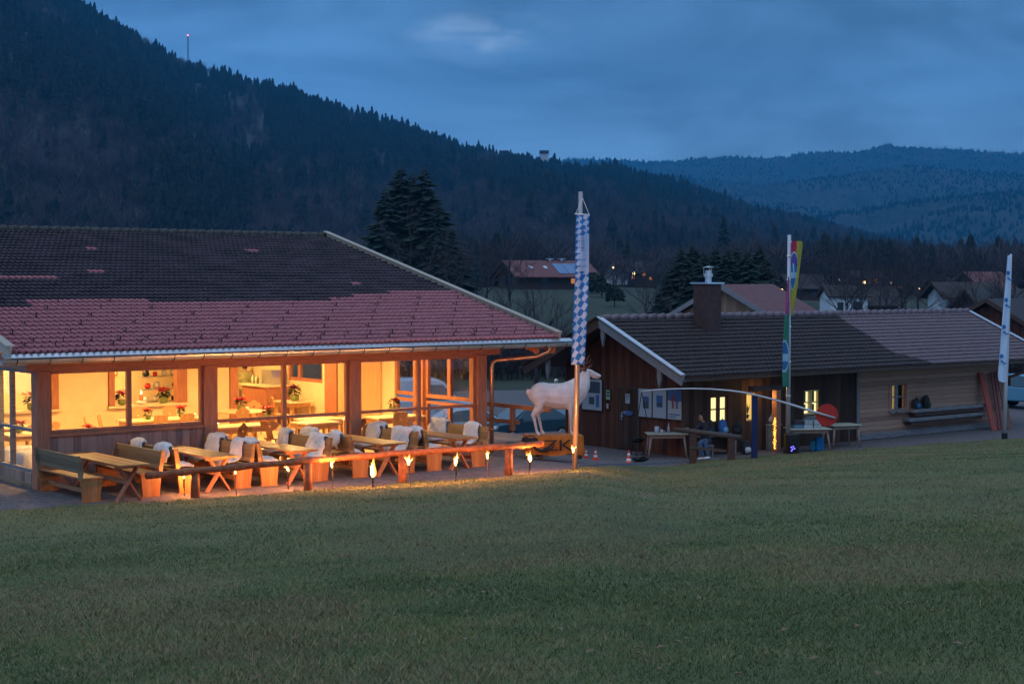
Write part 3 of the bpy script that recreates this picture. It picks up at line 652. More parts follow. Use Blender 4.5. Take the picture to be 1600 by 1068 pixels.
for k in range(22): th = rg.random()*6.28; L_ = rg.uniform(.12, .42); c = Vector(((W2[0]+W2[1])/2, .15, 1.14)); d = Vector((math.cos(th)*.35, .05*math.sin(th), 1)).normalized(); m.add([c, c+d*L_*.5+Vector((.025,0,0)), c+d*L_, c+d*L_*.5-Vector((.025,0,0))], [(0,1,2,3)])
m.build('window_plant', M['leaf'], B2); bwin(W4, .92, 1.82, None, None, True, 'barn_grey')
M['glow_piece'] = mat('window_glow_piece', (.5,.45,.3), .9, (.2,.15,.08), 9, emit=(1,.66,.22), estr=.16)
for a_, b_, c_, d_ in ((.06, .22, .55, .84), (.30, .46, .12, .84)): bb('window_backing', M['glow_piece'], (W4[0]+a_, W4[0]+b_, .10, .13, .92+c_-.1, .92+d_))  # glowing pieces added so the window looks lit
bb('window_box', M['barn_grey'], (W3[0]-.05, W3[1]+.05, -.14, 0, .86, .96)); bb('window_box', M['barn_grey'], (W4[0]-.08, W4[1]+.08, -.16, -.04, .84, .90))
bb('window_surround', M['barn_h'], (W4[0]-.09, W4[0]-.005, -.075, -.042, .9, 1.84), (W4[1]+.005, W4[1]+.09, -.075, -.042, .9, 1.84))
for u, v, e in ((W2[0]+.4, 1.2, 34), (W3[0]+.3, 1.6, 30), (W4[0]+.4, 1.6, 20)):
    ld = bpy.data.lights.new('room_lamp', 'POINT'); ld.energy = e; ld.shadow_soft_size = .15; ld.color = (1, .66, .25); q = link('room_lamp', ld, B2); q.location = (u, v, 1.9)
bb('room_wall', M['plaster'], (W2[0]-.6, W4[1]+1.5, 2.4, 2.5, 0, 2.5)); bb('room_ceiling', M['plaster'], (.2, BL-.2, .15, BW-.1, 2.45, 2.5)); bb('room_floor', M['floor'], (.15, BL-.2, .15, BW-.1, 0, .05))
# lit porch post with a string of lights beside the window
ux = ub(1190)
bb('porch_post', M['pine'], (ux-.10, ux+.10, -.75, -.55, 0, 1.95), bevel=.01)
bb('porch_lintel', M['dark_wood'], (W2[0]-.5, ux+.2, -.76, -.54, 1.95, 2.1))
m = MB()
m.tube([(ux-.13+.04*math.sin(i*2.1), -.70+.04*math.cos(i*1.7), .1+i*.019) for i in range(52)], [.022 if i % 2 else .006 for i in range(52)], 5)
m.build('string_light', emis('fairy_light', (1,.50,.08), 1.6), B2)
ld = bpy.data.lights.new('porch_light', 'POINT'); ld.energy = 7; ld.shadow_soft_size = .06; ld.color = (1, .62, .2); q = link('porch_light', ld, B2); q.location = (ux-.35, -.45, 1.75)
bb('door', M['barn_v'], (-.03, -.002, ub(1000)*0+2.05, 2.95, .05, 1.95))
bb('door_frame', M['dark_wood'], (-.05, -.002, 1.97, 2.05, 0, 2.03), (-.05, -.002, 2.95, 3.03, 0, 2.03), (-.05, -.002, 2.05, 2.95, 1.95, 2.03))
m = MB(); m.box(-.045, -.03, 2.78, 2.82, .95, 1.2); m.tube([(-.05, 2.80, 1.08), (-.08, 2.80, 1.08), (-.08, 2.68, 1.08)], .012, 6); m.build('door_handle', M['chrome'], B2)
# barn roof
bu0, bu1 = -1.0, 18.1; bv0, bv1 = -.9, 2.8; bz0, bz1 = 2.52, 4.15
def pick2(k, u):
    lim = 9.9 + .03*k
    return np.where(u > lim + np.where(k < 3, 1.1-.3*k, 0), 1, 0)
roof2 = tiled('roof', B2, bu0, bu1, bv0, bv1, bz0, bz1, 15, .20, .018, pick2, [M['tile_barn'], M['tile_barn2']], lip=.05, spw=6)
m = MB(); m.add([(bu0, bv0, bz0-.06), (bu1, bv0, bz0-.06), (bu1, bv1, bz1-.06), (bu0, bv1, bz1-.06)], [(0,3,2,1)]); m.add([(bu0, bv0, bz0-.06), (bu1, bv0, bz0-.06), (bu1, bv0, bz0), (bu0, bv0, bz0)], [(0,1,2,3)])
m.add([(bu0, 6.5, bz0-.06), (bu1, 6.5, bz0-.06), (bu1, bv1, bz1-.06), (bu0, bv1, bz1-.06)], [(0,1,2,3)]); m.build('roof_boarding', M['dark_wood'], roof2)
m = MB(); m.add([(bu0, bv1, bz1), (bu1, bv1, bz1), (bu1, 6.5, bz0), (bu0, 6.5, bz0)], [(0,1,2,3)]); m.build('back_slope', M['tile_barn'], roof2)
m = MB()
for i in range(48): a0 = bu0+i*.398; m.tube([(a0, bv1, bz1+.02), (a0+.41, bv1, bz1+.055)], [.095, .12], 8)
m.build('ridge_cap', M['tile_barn2'], roof2, True)
def barge(u, mtop):
    for sgn, nm in ((1, 'barge_board'), (-1, 'barge_board')):
        e = (bv0-.05) if sgn == 1 else 6.55; m = MB()
        m.beam((u, e, bz0-.12), (u, bv1, bz1-.09), .045, .30); b = m.build(nm, M['barn_grey'] if sgn == 1 else M['dark_wood'], roof2)
        m = MB(); m.beam((u, e, bz0+.06), (u, bv1, bz1+.09), .20, .03); m.build('cover_board', M[mtop] if sgn == 1 else M['dark_wood'], b)
barge(bu0-.02, 'zinc'); barge(bu1+.02, 'zinc')
for v, h in ((bv1-.1, 3.72), (.15, 2.55), (5.4, 2.55)):
    m = MB(); m.prism([(v-.09, h+.25), (v+.09, h+.25), (v+.09, h-.1), (v+.04, h-.28), (v, h-.42), (v-.04, h-.28), (v-.09, h-.1)], -.95, -.88, lambda p, t: (t, p[0], p[1])); m.build('carved_board', M['barn_grey'], roof2)
m = MB(); gp = [(bv0-.07+.07*math.cos(t), bz0-.08+.07*math.sin(t)) for t in np.linspace(math.pi, 2*math.pi, 9)]; gp += [(bv0-.07+.062*math.cos(t), bz0-.08+.062*math.sin(t)) for t in np.linspace(2*math.pi, math.pi, 9)]
m.prism(gp, bu0+.05, bu1, lambda p, t: (t, p[0], p[1])); m.build('gutter', mat('brown_gutter', (.10,.07,.06), .4), roof2)
m = MB(); m.tube([(bu1-.5, bv0-.07, bz0-.15), (bu1-.5, bv0, bz0-.35), (bu1-1.2, -.4, bz0-.55), (BL, -.12, bz0-.7), (BL, -.12, bz0-1.0)], .06, 8); m.build('downpipe', mat('brown_pipe', (.10,.04,.03), .4), B2, True)
# chimney
uc = 3.05
m = MB(); m.box(uc-.31, uc+.31, 1.75, 2.4, 3.4, 5.26); ch = m.build('chimney', mat('chimney_sheet', (.045,.022,.020), .7, (.075,.038,.032), 5), roof2)
m = MB(); m.box(uc-.38, uc+.38, 1.68, 2.47, 5.26, 5.31); m.build('chimney_cap', M['zinc'], ch)
m = MB(); m.lathe([(.11, 5.17), (.11, 5.34), (.15, 5.35), (.15, 5.45), (.10, 5.46), (.10, 5.56)], (uc+.05, 2.08, .14), 12); m.lathe([(.19, 5.64), (.20, 5.66), (.03, 5.70)], (uc+.05, 2.08, .14), 12)
for k in range(3): m.cyl((uc+.05+.15*math.cos(k*2.1), 2.08+.15*math.sin(k*2.1), 5.55), (uc+.05+.15*math.cos(k*2.1), 2.08+.15*math.sin(k*2.1), 5.79), .01, n=4)
m.build('flue', M['chrome'], ch)
# ------------------------------------------------------------------ terrace: tables, benches, fleeces
TU = [.66, 2.76, 4.68, 7.0, 9.03]
def make_table(label):
    t = thing('picnic_table', label, 'table', group='long tables on the terrace')
    m = MB()
    for k in range(3): m.box(-.35+k*.235, -.35+k*.235+.228, -1.28, 1.28, .725, .765)
    m.build('tabletop', M['table'], t, bevel=.005)
    for y in (-1.0, 1.0):
        m = MB(); m.beam((-.30, y-.03, 0), (.22, y-.03, .72), .045, .11, up=(0,1,0)); m.build('leg', M['pine'], t, bevel=.004)
        m = MB(); m.beam((.30, y+.03, 0), (-.22, y+.03, .72), .045, .11, up=(0,1,0)); m.build('leg', M['pine'], t, bevel=.004)
    m = MB(); m.box(-.04, .04, -1.0, 1.0, .34, .43); m.build('stretcher', M['pine_v'], t)
    m = MB()
    for y in (-1.0, 1.0): m.box(-.3, .3, y-.04, y+.04, .665, .724)
    m.build('cross_bearer', M['pine_v'], t)
    return t
LB = ['foremost and leftmost bare wooden table with crossed legs beside the dark old bench', 'wooden cross-legged table second from the left, under the solid boarded wall', 'wooden cross-legged table in the middle of the terrace, third from the left', 'wooden cross-legged table fourth from the left, behind the tallest torch flame', 'wooden cross-legged table farthest right, next to the downpipe corner']
tab0 = make_table(LB[0])
for i, u in enumerate(TU):
    o = tab0 if i == 0 else dup(tab0, (0,0,0), label=LB[i])
    o.location = WU(u, -1.70 if i == 0 else -1.50); o.rotation_euler = (0, 0, TH)
    if i == 0: o.scale = (.92, 1.12, 1)
def make_bench(old=False):
    # seat height .46, back .93
    """backrest on the -x side, sitter faces +x"""
    t = thing('terrace_bench', '', 'bench', group='wooden benches at the terrace tables')
    wood = M['bench_old'] if old else M['bench']; endm = M['bench_end']
    for y in (-1.08, 1.08):
        m = MB(); a_, b_ = (y-.025, y+.025)
        m.prism([(-.17, 0), (.17, 0), (.22, .42), (-.22, .42)], a_, b_, lambda p, q: (p[0], q, p[1])); m.box(-.19, .19, a_-.012, b_+.012, -.0, .035); m.build('end_panel', endm, t, bevel=.004)
        m = MB(); m.prism([(-.235, .40), (-.15, .40), (-.22, .88), (-.30, .88)], a_, b_, lambda p, q: (p[0], q, p[1])); m.build('back_post', wood, t, bevel=.004)
    m = MB(); m.box(-.20, .24, -1.12, 1.12, .425, .462); m.build('seat', M['table'] if not old else M['bench_end'], t, bevel=.005)
    m = MB(); m.prism([(-.175, .53), (-.150, .53), (-.215, .86), (-.24, .86)], -1.12, 1.12, lambda p, q: (p[0], q, p[1])); m.build('backrest', wood, t, bevel=.005)
    m = MB(); m.box(-.02, .02, -1.05, 1.05, .14, .22); m.build('stretcher', M['pine_v'], t)
    return t
bn_old = make_bench(True); bn = make_bench(); first = True
BLB = []
for i in range(5):
    for side in (-1, 1):
        w_ = ['leftmost', 'second', 'third', 'fourth', 'rightmost'][i]
        BLB.append(f'wooden box bench on the {"near left" if side < 0 else "right"} side of the {w_} terrace table')
BLB[0] = 'dark weathered bench with its back to the viewer at the far left of the terrace'
BLB[1] = 'bench without any fleece, to the right of the leftmost table'
k = 0; BENCH = []
for i, u in enumerate(TU):
    for side in (-1, 1):
        if k == 0: o = bn_old
        elif k == 1: o = bn
        else: o = dup(bn, (0,0,0))
        o['label'] = BLB[k]; o.location = WU(u+side*.64, -1.42); o.rotation_euler = (0, 0, TH + (0 if side < 0 else math.pi))
        o.scale = (1.05, 1, 1.07); BENCH.append((u+side*.64, side)); k += 1
def fleece(seed, wd=.5, back=.24, front=.42, seat=.34):
    """a sheepskin laid over the backrest and down onto the seat, in bench coordinates (backrest on -x)"""
    r = random.Random(seed)
    pts = [(-.290, .86-back), (-.285, .86-back*.5), (-.272, .87), (-.235, .905), (-.200, .89), (-.175, .80), (-.155, .68), (-.13, .55), (-.07, .495), (.06, .488), (.18, .486), (.255, .475), (.275, .41)]
    n = 3 if seat < .1 else 0
    if n: pts = pts[:-4]
    P_ = []; 
    for a_, b_ in zip(pts[:-1], pts[1:]):
        for q in (0, .5): P_.append((a_[0]+(b_[0]-a_[0])*q, a_[1]+(b_[1]-a_[1])*q))
    P_.append(pts[-1]); nv = len(P_)-1; nu = 14; ph = [r.random()*6.3 for _ in range(6)]
    V = []; 
    for lay in (0, 1):
        for j, (x, z) in enumerate(P_):
            jj = min(j, nv-1); dx, dz = P_[jj+1][0]-P_[jj][0], P_[jj+1][1]-P_[jj][1]; L_ = math.hypot(dx, dz) or 1; nx, nz = -dz/L_, dx/L_
            wj = wd/2*(1+.10*math.sin(j*.55+ph[0])+.07*math.sin(j*1.3+ph[1])+.04*math.sin(j*2.9+ph[2])); 
            if j < 2 or j > nv-2: wj *= .72
            for i_ in range(nu+1):
                s = i_/nu*2-1; th = (.045*(1-abs(s)**4)+.012)*(1+.35*math.sin(s*9+j*1.7+ph[3])+.2*r.random()) if lay else .004
                end = (.03*math.sin(s*5+ph[4])) if j in (0, nv) else 0
                V.append((x+nx*th, s*wj+.012*math.sin(j*1.1+ph[5]), z+nz*th+(end if j == 0 else 0)))
    N = (nv+1)*(nu+1); F = []
    for j in range(nv):
        for i_ in range(nu):
            a_ = j*(nu+1)+i_; F.append((a_, a_+nu+1, a_+nu+2, a_+1)); F.append((N+a_, N+a_+1, N+a_+nu+2, N+a_+nu+1))
    bd = [i_ for i_ in range(nu+1)] + [j*(nu+1)+nu for j in range(1, nv+1)] + [nv*(nu+1)+i_ for i_ in range(nu-1, -1, -1)] + [j*(nu+1) for j in range(nv-1, 0, -1)]
    for q in range(len(bd)): a_, b_ = bd[q], bd[(q+1) % len(bd)]; F.append((a_, b_, N+b_, N+a_))
    m = MB(); m.add(V, F); return m
fl = [fleece(i, .50+.06*(i % 3), .20+.05*(i % 2), seat=.34 if i % 4 else .34).mesh('sheepskin', M['fleece'], True) for i in range(6)]
k = 0
ordn = ['second', 'third', 'fourth', 'rightmost']
for bi in range(2, 10):
    bu, side = BENCH[bi]
    for end, vv in (('far', -.72), ('near', -2.0)):
        ti = (bi//2)-1
        o = link('sheepskin', fl[k % 6])
        o.location = WU(bu, vv+.12*math.sin(k*2.3)); o.rotation_euler = (0, 0, TH + (0 if side < 0 else math.pi) + .04*math.sin(k*1.9)); o.scale = (1.05, .98+.25*((k*37) % 10)/10, 1.07)
        tag(o, f'white sheepskin over the {end} end of the bench on the {"left" if side < 0 else "right"} of the {ordn[ti]} table', 'sheepskin', 'sheepskins on the terrace benches'); k += 1
# ------------------------------------------------------------------ log rail
FP = [G(303, 778), G(480, 770), G(628, 757), G(795, 743)]
lf = thing('log_rail', 'long low rail of peeled logs on round posts along the front of the terrace', 'fence', FP[0])
def rel(p, o): return Vector(p)-Vector(o)
pts = []
for px, py, yy in ((226, 744, 31.1), (303, 736, 31.7), (480, 720, 32.5), (628, 708, 33.85), (795, 697.5, 35.4), (848, 693.5, 35.9)): pts.append(P(px, py, yy))
dense = []
for a_, b_ in zip(pts[:-1], pts[1:]):
    for q in np.linspace(0, 1, 9)[:-1]: dense.append(a_.lerp(b_, q)+Vector((0, 0, .008*math.sin(len(dense)*1.7))))
dense.append(pts[-1])
m = MB(); m.tube([rel(p, FP[0]) for p in dense], [.068+.010*math.sin(i*1.3)+.006*math.sin(i*3.1) for i in range(len(dense))], 12); m.build('rail', M['log'], lf, True)
for p in FP:
    ztop = float(np.interp(p.x, [q.x for q in pts], [q.z for q in pts]))-.05
    m = MB(); m.tube([rel(p, FP[0])+Vector((0, 0, -.1)), rel(p, FP[0])+Vector((0,0,.3)), rel((p.x, p.y, ztop), FP[0])], [.098, .092, .085], 12); m.build('post', M['log'], lf, True)
# ------------------------------------------------------------------ torches
def flame_mesh(seed, H, Wd):
    r = random.Random(seed); m = MB(); sg = r.choice((-1, 1)); cv = r.uniform(.2, 1.5)
    def tongue(x0, z0, h, w, lean, curl):
        n = 9; pp = []; rr = []
        for i in range(n):
            t = i/(n-1); pp.append((x0+(lean*t*t+curl*cv*math.sin(t*5+seed)*.16*h)*sg, .02*math.sin(t*4+seed), z0+h*t)); rr.append(max(.003, w*math.sin(math.pi*(t**.55)*.96+.06)*(1-.35*t)))
        m.tube(pp, rr, 8)
    tongue(0, 0, H, Wd, r.uniform(-.05, .05), .5)
    tongue(.006, H*.42, H*.5, Wd*.5, r.uniform(-.09, .09), .6); tongue(-.01, .03, H*.7, Wd*.7, r.uniform(-.10, -.02), -.4); tongue(.01, .10*H, H*.62, Wd*.55, r.uniform(.0, .07), .4)
    return m
TOR = [(287, 776, 736, .16, .028, 'first torch from the left, in front of the first rail post'), (368, 774, 728, .17, .030, 'second torch from the left, its flame just under the rail'), (449, 765, 726, .15, .028, 'third torch from the left, in front of crossed table legs'),
       (518, 768, 716, .20, .032, 'tall straight torch, fourth from the left'), (582, 765, 716, .42, .085, 'torch with by far the biggest and widest flame of the row'), (641, 762, 709, .24, .050, 'torch burning just right of the third rail post'),
       (711, 757, 706, .30, .040, 'torch with a long narrow flame, seventh from the left'), (763, 752, 703, .20, .035, 'short torch left of the last rail post'), (826, 742, 704, .26, .045, 'torch burning beside the orange cloth of the pedestal'), (896, 738, 694, .20, .030, 'torch standing at the foot of the checked flag pole')]
for i, (px, pb, pt, fh, fw, lab) in enumerate(TOR):
    b = G(px, pb); H = max(.25, (pb-pt)/FPX*b.y-fh)
    t = thing('garden_torch', lab, 'torch', b, random.uniform(-.4, .4), 'garden torches along the terrace')
    ln_ = random.uniform(-.03, .03)
    m = MB(); m.cyl((0, 0, -.08), (ln_, 0, H-.12), .009, .009, 6); m.cyl((ln_, 0, H-.2), (ln_, 0, H), .017, .021, 8); m.build('stake', M['iron'] if i % 2 == 0 else M['antler'], t)
    f = flame_mesh(i*3+1, fh*1.0, fw*.62).build('flame', M['flame'], t, True); f.location = (ln_, 0, H-.01)
    c_ = flame_mesh(i*3+1, fh*.74, fw*.42).build('flame_core', M['flame_core'], f, True); c_.location = (0, -fw*.55, .01)
    ld = bpy.data.lights.new('torch_light', 'POINT'); ld.energy = 58+ (130 if i == 4 else 0) + 300*(fh-.16); ld.shadow_soft_size = .06; ld.color = (1, .35, .085)
    q = link('torch_light', ld, t); q.location = (ln_, 0, H+fh*.45)
# ------------------------------------------------------------------ the deer statue on its draped pedestal
pl = P(841, 718, 1); pb = G(841, 719); pe = G(912, 712)
ang = math.atan2(pe.y-pb.y, pe.x-pb.x); ang = .14
PED = thing('pedestal', 'low trestle pedestal wrapped in orange cloth with black lettering, under the deer', 'pedestal', pb+Vector((-.02,0,0)), ang)
PL, PW, PH = 1.20, .8, .60
m = MB()
for x in (.06, PL-.12): 
    for y in (.06, PW-.12): m.box(x, x+.09, y, y+.09, 0, PH-.06)
m.box(.04, PL-.04, .04, PW-.04, PH-.06, PH-.015); m.build('trestle', M['dark_wood'], PED)
def drape(nu=56, nv=14):
    m = MB(); per = [(0-.25, 0), (PL, 0), (PL, PW), (-.25, PW), (-.25, 0)]
    seg = [0]; 
    for a_, b_ in zip(per[:-1], per[1:]): seg.append(seg[-1]+math.hypot(b_[0]-a_[0], b_[1]-a_[1]))
    def pt(s):
        s *= seg[-1]
        for i in range(4):
            if s <= seg[i+1]+1e-6: q = (s-seg[i])/(seg[i+1]-seg[i]); return (per[i][0]+(per[i+1][0]-per[i][0])*q, per[i][1]+(per[i+1][1]-per[i][1])*q)
    cx_, cy_ = PL/2-.12, PW/2
    def fn(u, v):
        x, y = pt(u); w = 1+(.035*math.sin(u*41)+.025*math.sin(u*77+1+v*3)+.02*math.sin(u*23+v*9))*v*1.2
        return (cx_+(x-cx_)*w, cy_+(y-cy_)*w-.0, PH-v*(PH-.09-.03*math.sin(u*9)-.03*math.sin(u*31)))
    m.grid(nu, nv, fn); m.add([(-.25, 0, PH), (PL, 0, PH), (PL, PW, PH), (-.25, PW, PH)], [(0,1,2,3)]); return m
dr = drape().build('cloth', M['orange_cloth'], PED, True)
mt = Matrix.Translation((.52, -.075, .36)) @ Euler((R(90), 0, 0)).to_matrix().to_4x4()
text('ZK', .40, M['black'], dr, mt, depth=.012).scale = (1.45, 1, 1)
m = MB(); m.tube([(.15+.28*math.cos(t), -.05, .43+.20*math.sin(t)) for t in np.linspace(3.3, 6.2, 14)], [.012+.025*math.sin(i/13*math.pi) for i in range(14)], 6)
m.tube([(-.08, -.05, .30), (.1, -.05, .24), (.24, -.05, .33)], [.02, .035, .01], 6); m.build('painted_swoosh', M['black'], dr)
def body(name, chains, mt, parent, voxel=.02, smooth=6):
    m = MB()
    for pts_, rs in chains: m.tube(pts_, rs, 12)
    o = m.build(name, mt, parent, True)
    r_ = o.modifiers.new('remesh', 'REMESH'); r_.mode = 'VOXEL'; r_.voxel_size = voxel; r_.use_smooth_shade = True
    s_ = o.modifiers.new('smooth', 'SMOOTH'); s_.iterations = smooth; s_.factor = .5
    return o
DR = thing('deer_statue', 'life-size pale pink-white stag statue with brown antlers on an orange pedestal', 'statue', pb+Vector((.0, .0, PH)), ang)
DR.location = pb + Vector((math.cos(ang)*-.13-math.sin(ang)*.38, math.sin(ang)*-.13+math.cos(ang)*.38, PH+.01))
ch = []
ch.append(([(-.02, 0, 1.17), (.05, 0, 1.13), (.20, 0, 1.08), (.42, 0, 1.03), (.65, 0, 1.005), (.88, 0, 1.00), (1.08, 0, 1.04), (1.24, 0, 1.10)], [(.10,.12), (.19,.24), (.235,.315), (.235,.325), (.25,.345), (.25,.36), (.23,.36), (.15,.26)]))
ch.append(([(1.02, 0, 1.08), (1.17, 0, 1.17), (1.28, 0, 1.34), (1.34, 0, 1.48), (1.38, 0, 1.61)], [(.20,.34), (.19,.33), (.155,.25), (.115,.18), (.085,.11)]))
ch.append(([(1.31, 0, 1.60), (1.39, 0, 1.625), (1.50, 0, 1.61), (1.62, 0, 1.565), (1.73, 0, 1.525), (1.78, 0, 1.51)], [(.06,.07), (.085,.105), (.078,.095), (.055,.068), (.047,.055), (.03,.03)]))
ch.append(([(1.56, 0, 1.51), (1.69, 0, 1.48), (1.74, 0, 1.475)], [.045, .035, .025]))
ch.append(([(-.05, 0, 1.20), (-.09, 0, 1.12), (-.10, 0, 1.04)], [.04, .045, .02]))
for sy, hx in ((-.13, 0.0), (.13, .16)):      # hind legs: knee forward at the belly, hock back
    ch.append(([(.10+hx*.5, sy*.9, 1.05), (.20+hx*.6, sy, .84), (.18+hx*.7, sy, .72), (.03+hx, sy, .52), (.07+hx, sy, .40), (.13+hx, sy, .10), (.16+hx, sy, .04), (.20+hx, sy, .0)], [(.15,.20), (.12,.15), (.085,.11), (.052,.062), (.040,.044), (.034,.036), (.045,.05), (.05,.055)]))
for sy, hx in ((-.13, 0.0), (.13, .12)):
    ch.append(([(1.02+hx*.5, sy*.9, 1.02), (1.00+hx*.7, sy, .78), (.98+hx, sy, .62), (.99+hx, sy, .50), (.985+hx, sy, .42), (.99+hx, sy, .10), (1.02+hx, sy, .04), (1.06+hx, sy, .0)], [(.12,.17), (.08,.10), (.055,.06), (.052,.056), (.038,.04), (.032,.034), (.045,.05), (.05,.055)]))
DR.scale = (1.03, 1.0, .98)
HZ = -.10
bd_ = body('body', ch, M['deer'], DR, .022, 5)
for sy in (-1, 1):
    m = MB(); m.tube([(1.40, sy*.07, 1.76), (1.34, sy*.13, 1.80), (1.28, sy*.17, 1.80)], [(.02,.03), (.03,.05), (.005,.01)], 8); m.build('ear', M['antler'], DR, True, loc=(-.03,0,-.09))
    m = MB(); m.tube([(1.42, sy*.05, 1.79), (1.36, sy*.14, 1.94), (1.33, sy*.24, 2.10), (1.36, sy*.28, 2.24)], [.024, .02, .016, .004], 6)
    m.tube([(1.41, sy*.06, 1.82), (1.52, sy*.09, 1.86), (1.58, sy*.11, 1.94)], [.016, .013, .003], 6); m.tube([(1.37, sy*.12, 1.92), (1.48, sy*.17, 1.99), (1.52, sy*.19, 2.09)], [.015, .012, .003], 6)
    m.tube([(1.33, sy*.22, 2.06), (1.43, sy*.26, 2.12), (1.47, sy*.28, 2.21)], [.014, .011, .003], 6); m.tube([(1.33, sy*.24, 2.10), (1.25, sy*.29, 2.18), (1.24, sy*.32, 2.26)], [.013, .01, .003], 6); m.build('antler', M['antler'], DR, True, loc=(-.03,0,-.09))
    m = MB(); m.blob((1.505, sy*.074, 1.725), (.018, .012, .018), 8); m.build('eye', M['black'], DR, True, loc=(-.02,0,-.09))
m = MB(); m.blob((1.785, 0, 1.615), (.022, .035, .026), 8); m.build('nose', M['black'], DR, True, loc=(0,0,-.095))
m = MB(); m.tube([(1.66, -.052, 1.60), (1.73, -.045, 1.59), (1.765, -.02, 1.588)], .006, 5); m.build('mouth', M['black'], DR, loc=(0,0,-.095))
# small dark rock by the hind hooves
b = G(826, 700, .0)
m = MB(); m.blob((0, 0, .10), (.26, .2, .16), 12, .16); o = m.build('black_boot_pile', M['black_cloth'], None, True, loc=P(829, 692, pb.y+.1)+Vector((0,0,-.08))); tag(o, 'black crumpled bag beside the hind hooves of the stag', 'bag')
# ------------------------------------------------------------------ deck and handrail right of the restaurant
DK = thing('wooden_deck', 'low grey board deck beside the right corner of the restaurant', 'deck', (P0[0], P0[1], PADZ), TH)
m = MB(); m.box(11.85, 14.3, .3, 6.5, .10, .17); m.build('boards', M['deck'], DK); m = MB(); m.box(11.85, 14.25, .33, .40, -.5, .10); m.box(14.2, 14.27, .4, 6.4, -.9, .10); m.build('skirt', M['deck'], DK)
HR = thing('handrail', 'orange-lit square timber handrail with two bars on the deck', 'railing', (P0[0], P0[1], PADZ), TH)
def inb(p): u, v = uv(p.x, p.y); return (u, v, p.z-PADZ)
yd = 44.3
r1, r2, r3 = inb(P(757, 630, yd+1.2)), inb(P(860, 641, yd-1.2)), inb(P(858, 641, yd-1.2))
m = MB(); m.beam(r1, r2, .09, .12); m.build('top_bar', M['pine_h'], HR)
m = MB(); m.beam(inb(P(757, 655, yd+1.2)), inb(P(811, 660, yd-.1)), .06, .11); m.build('lower_bar', M['pine_h'], HR)
for px, pyt in ((801, 638), (893, 645)):
    q = inb(P(px, pyt, yd if px < 850 else yd-2)); m = MB(); m.box(q[0]-.06, q[0]+.06, q[1]-.06, q[1]+.06, .17 if px < 850 else -.2, q[2]); m.build('post', M['pine'], HR)
# ------------------------------------------------------------------ banners
def strip(name, parent, rows, colf, mats, y=0.0, nu=20, thick=.0):
    """rows: (z, x_left, x_right, y_left, y_right); colours by cell"""
    z = np.array([r[0] for r in rows], float); nv = 150; V = []; F = []; mi = []
    for j in range(nv+1):
        zz = z[0]+(z[-1]-z[0])*j/nv; q = [np.interp(-zz, -z, [r[k] for r in rows]) for k in (1, 2, 3, 4)]
        for i in range(nu+1): t = i/nu; V.append((q[0]+(q[1]-q[0])*t, q[2]+(q[3]-q[2])*t+.03*math.sin(t*5+j*.06)*math.sin(t*math.pi), zz))
    for j in range(nv):
        for i in range(nu): a_ = j*(nu+1)+i; F.append((a_, a_+1, a_+nu+2, a_+nu+1)); mi.append(colf((i+.5)/nu, (j+.5)/nv))
    m = MB(); m.add(V, F); m.m = mi; o = m.build(name, mats, parent, True)
    s_ = o.modifiers.new('thickness', 'SOLIDIFY'); s_.thickness = .004; return o
fw_ = mat('flag_white', (.36,.45,.62), .7, (.45,.53,.68), 3); fb_ = mat('flag_blue', (.008,.12,.36), .7, (.012,.16,.44), 3)
b = G(898, 735); yF = b.y
F1 = thing('flag_pole', 'tall leaning metal pole carrying the blue and white checked banner', 'flagpole', b)
top = P(907, 300, yF)-b
m = MB(); m.tube([(0, 0, -.1), top*.5+Vector((.02, 0, 0)), top], [.062, .06, .05], 14); m.build('pole', mat('warm_grey_pole', (.42,.36,.34), .35, metal=.5), F1, True)
m = MB(); pz = P(908, 333, yF-.08)-b; m.tube([P(910, 310, yF-.07)-b, P(899.5, 334, yF-.09)-b], .006, 5); m.tube([P(910, 310, yF-.07)-b, P(920, 335, yF-.09)-b], .006, 5); m.build('cord', M['white'], F1)
m = MB(); m.tube([P(898, 334.2, yF-.09)-b, P(921, 335.8, yF-.09)-b], .013, 8); m.build('crossbar', M['white'], F1)
px2 = yF/FPX
def rowp(py, xl, xr, tw=0.0): return (-(py-HY)*px2, (xl-CX)*px2, (xr-CX)*px2, -.09-tw, -.09+tw)
BN = thing('lozenge_banner', 'narrow banner in blue and white lozenges hanging on the leaning pole', 'banner', (0, yF, 0))
rows_ = [rowp(335, 899.5, 920), rowp(380, 898.5, 920, .04), rowp(430, 898, 920, .05), rowp(480, 896, 918, -.02), rowp(520, 894.5, 916, .04), rowp(569, 892, 913)]
def loz(u, v):
    if u > .36 and .14 < v < .38: return 0
    
    k_ = 17 if v > .4 else 24
    return int(math.floor(u*2.7+v*k_)+math.floor(u*1.2-v*k_)) % 2
bs = strip('cloth', BN, rows_, loz, [fw_, fb_], nu=26)
tm = lambda px, py, rz, s=1: Matrix.Translation(P(px, py, yF-.16)-Vector((0, yF, 0))) @ Euler((R(90), 0, 0)).to_matrix().to_4x4() @ Euler((0, 0, rz)).to_matrix().to_4x4()
text('Brauerei', .17, fb_, BN, tm(911, 373, R(-90)), depth=.002)
text('Tradition', .060, fb_, BN, tm(910, 405.5, 0), depth=.002); text('Genuss', .065, fb_, BN, tm(910, 415.5, 0), depth=.002)
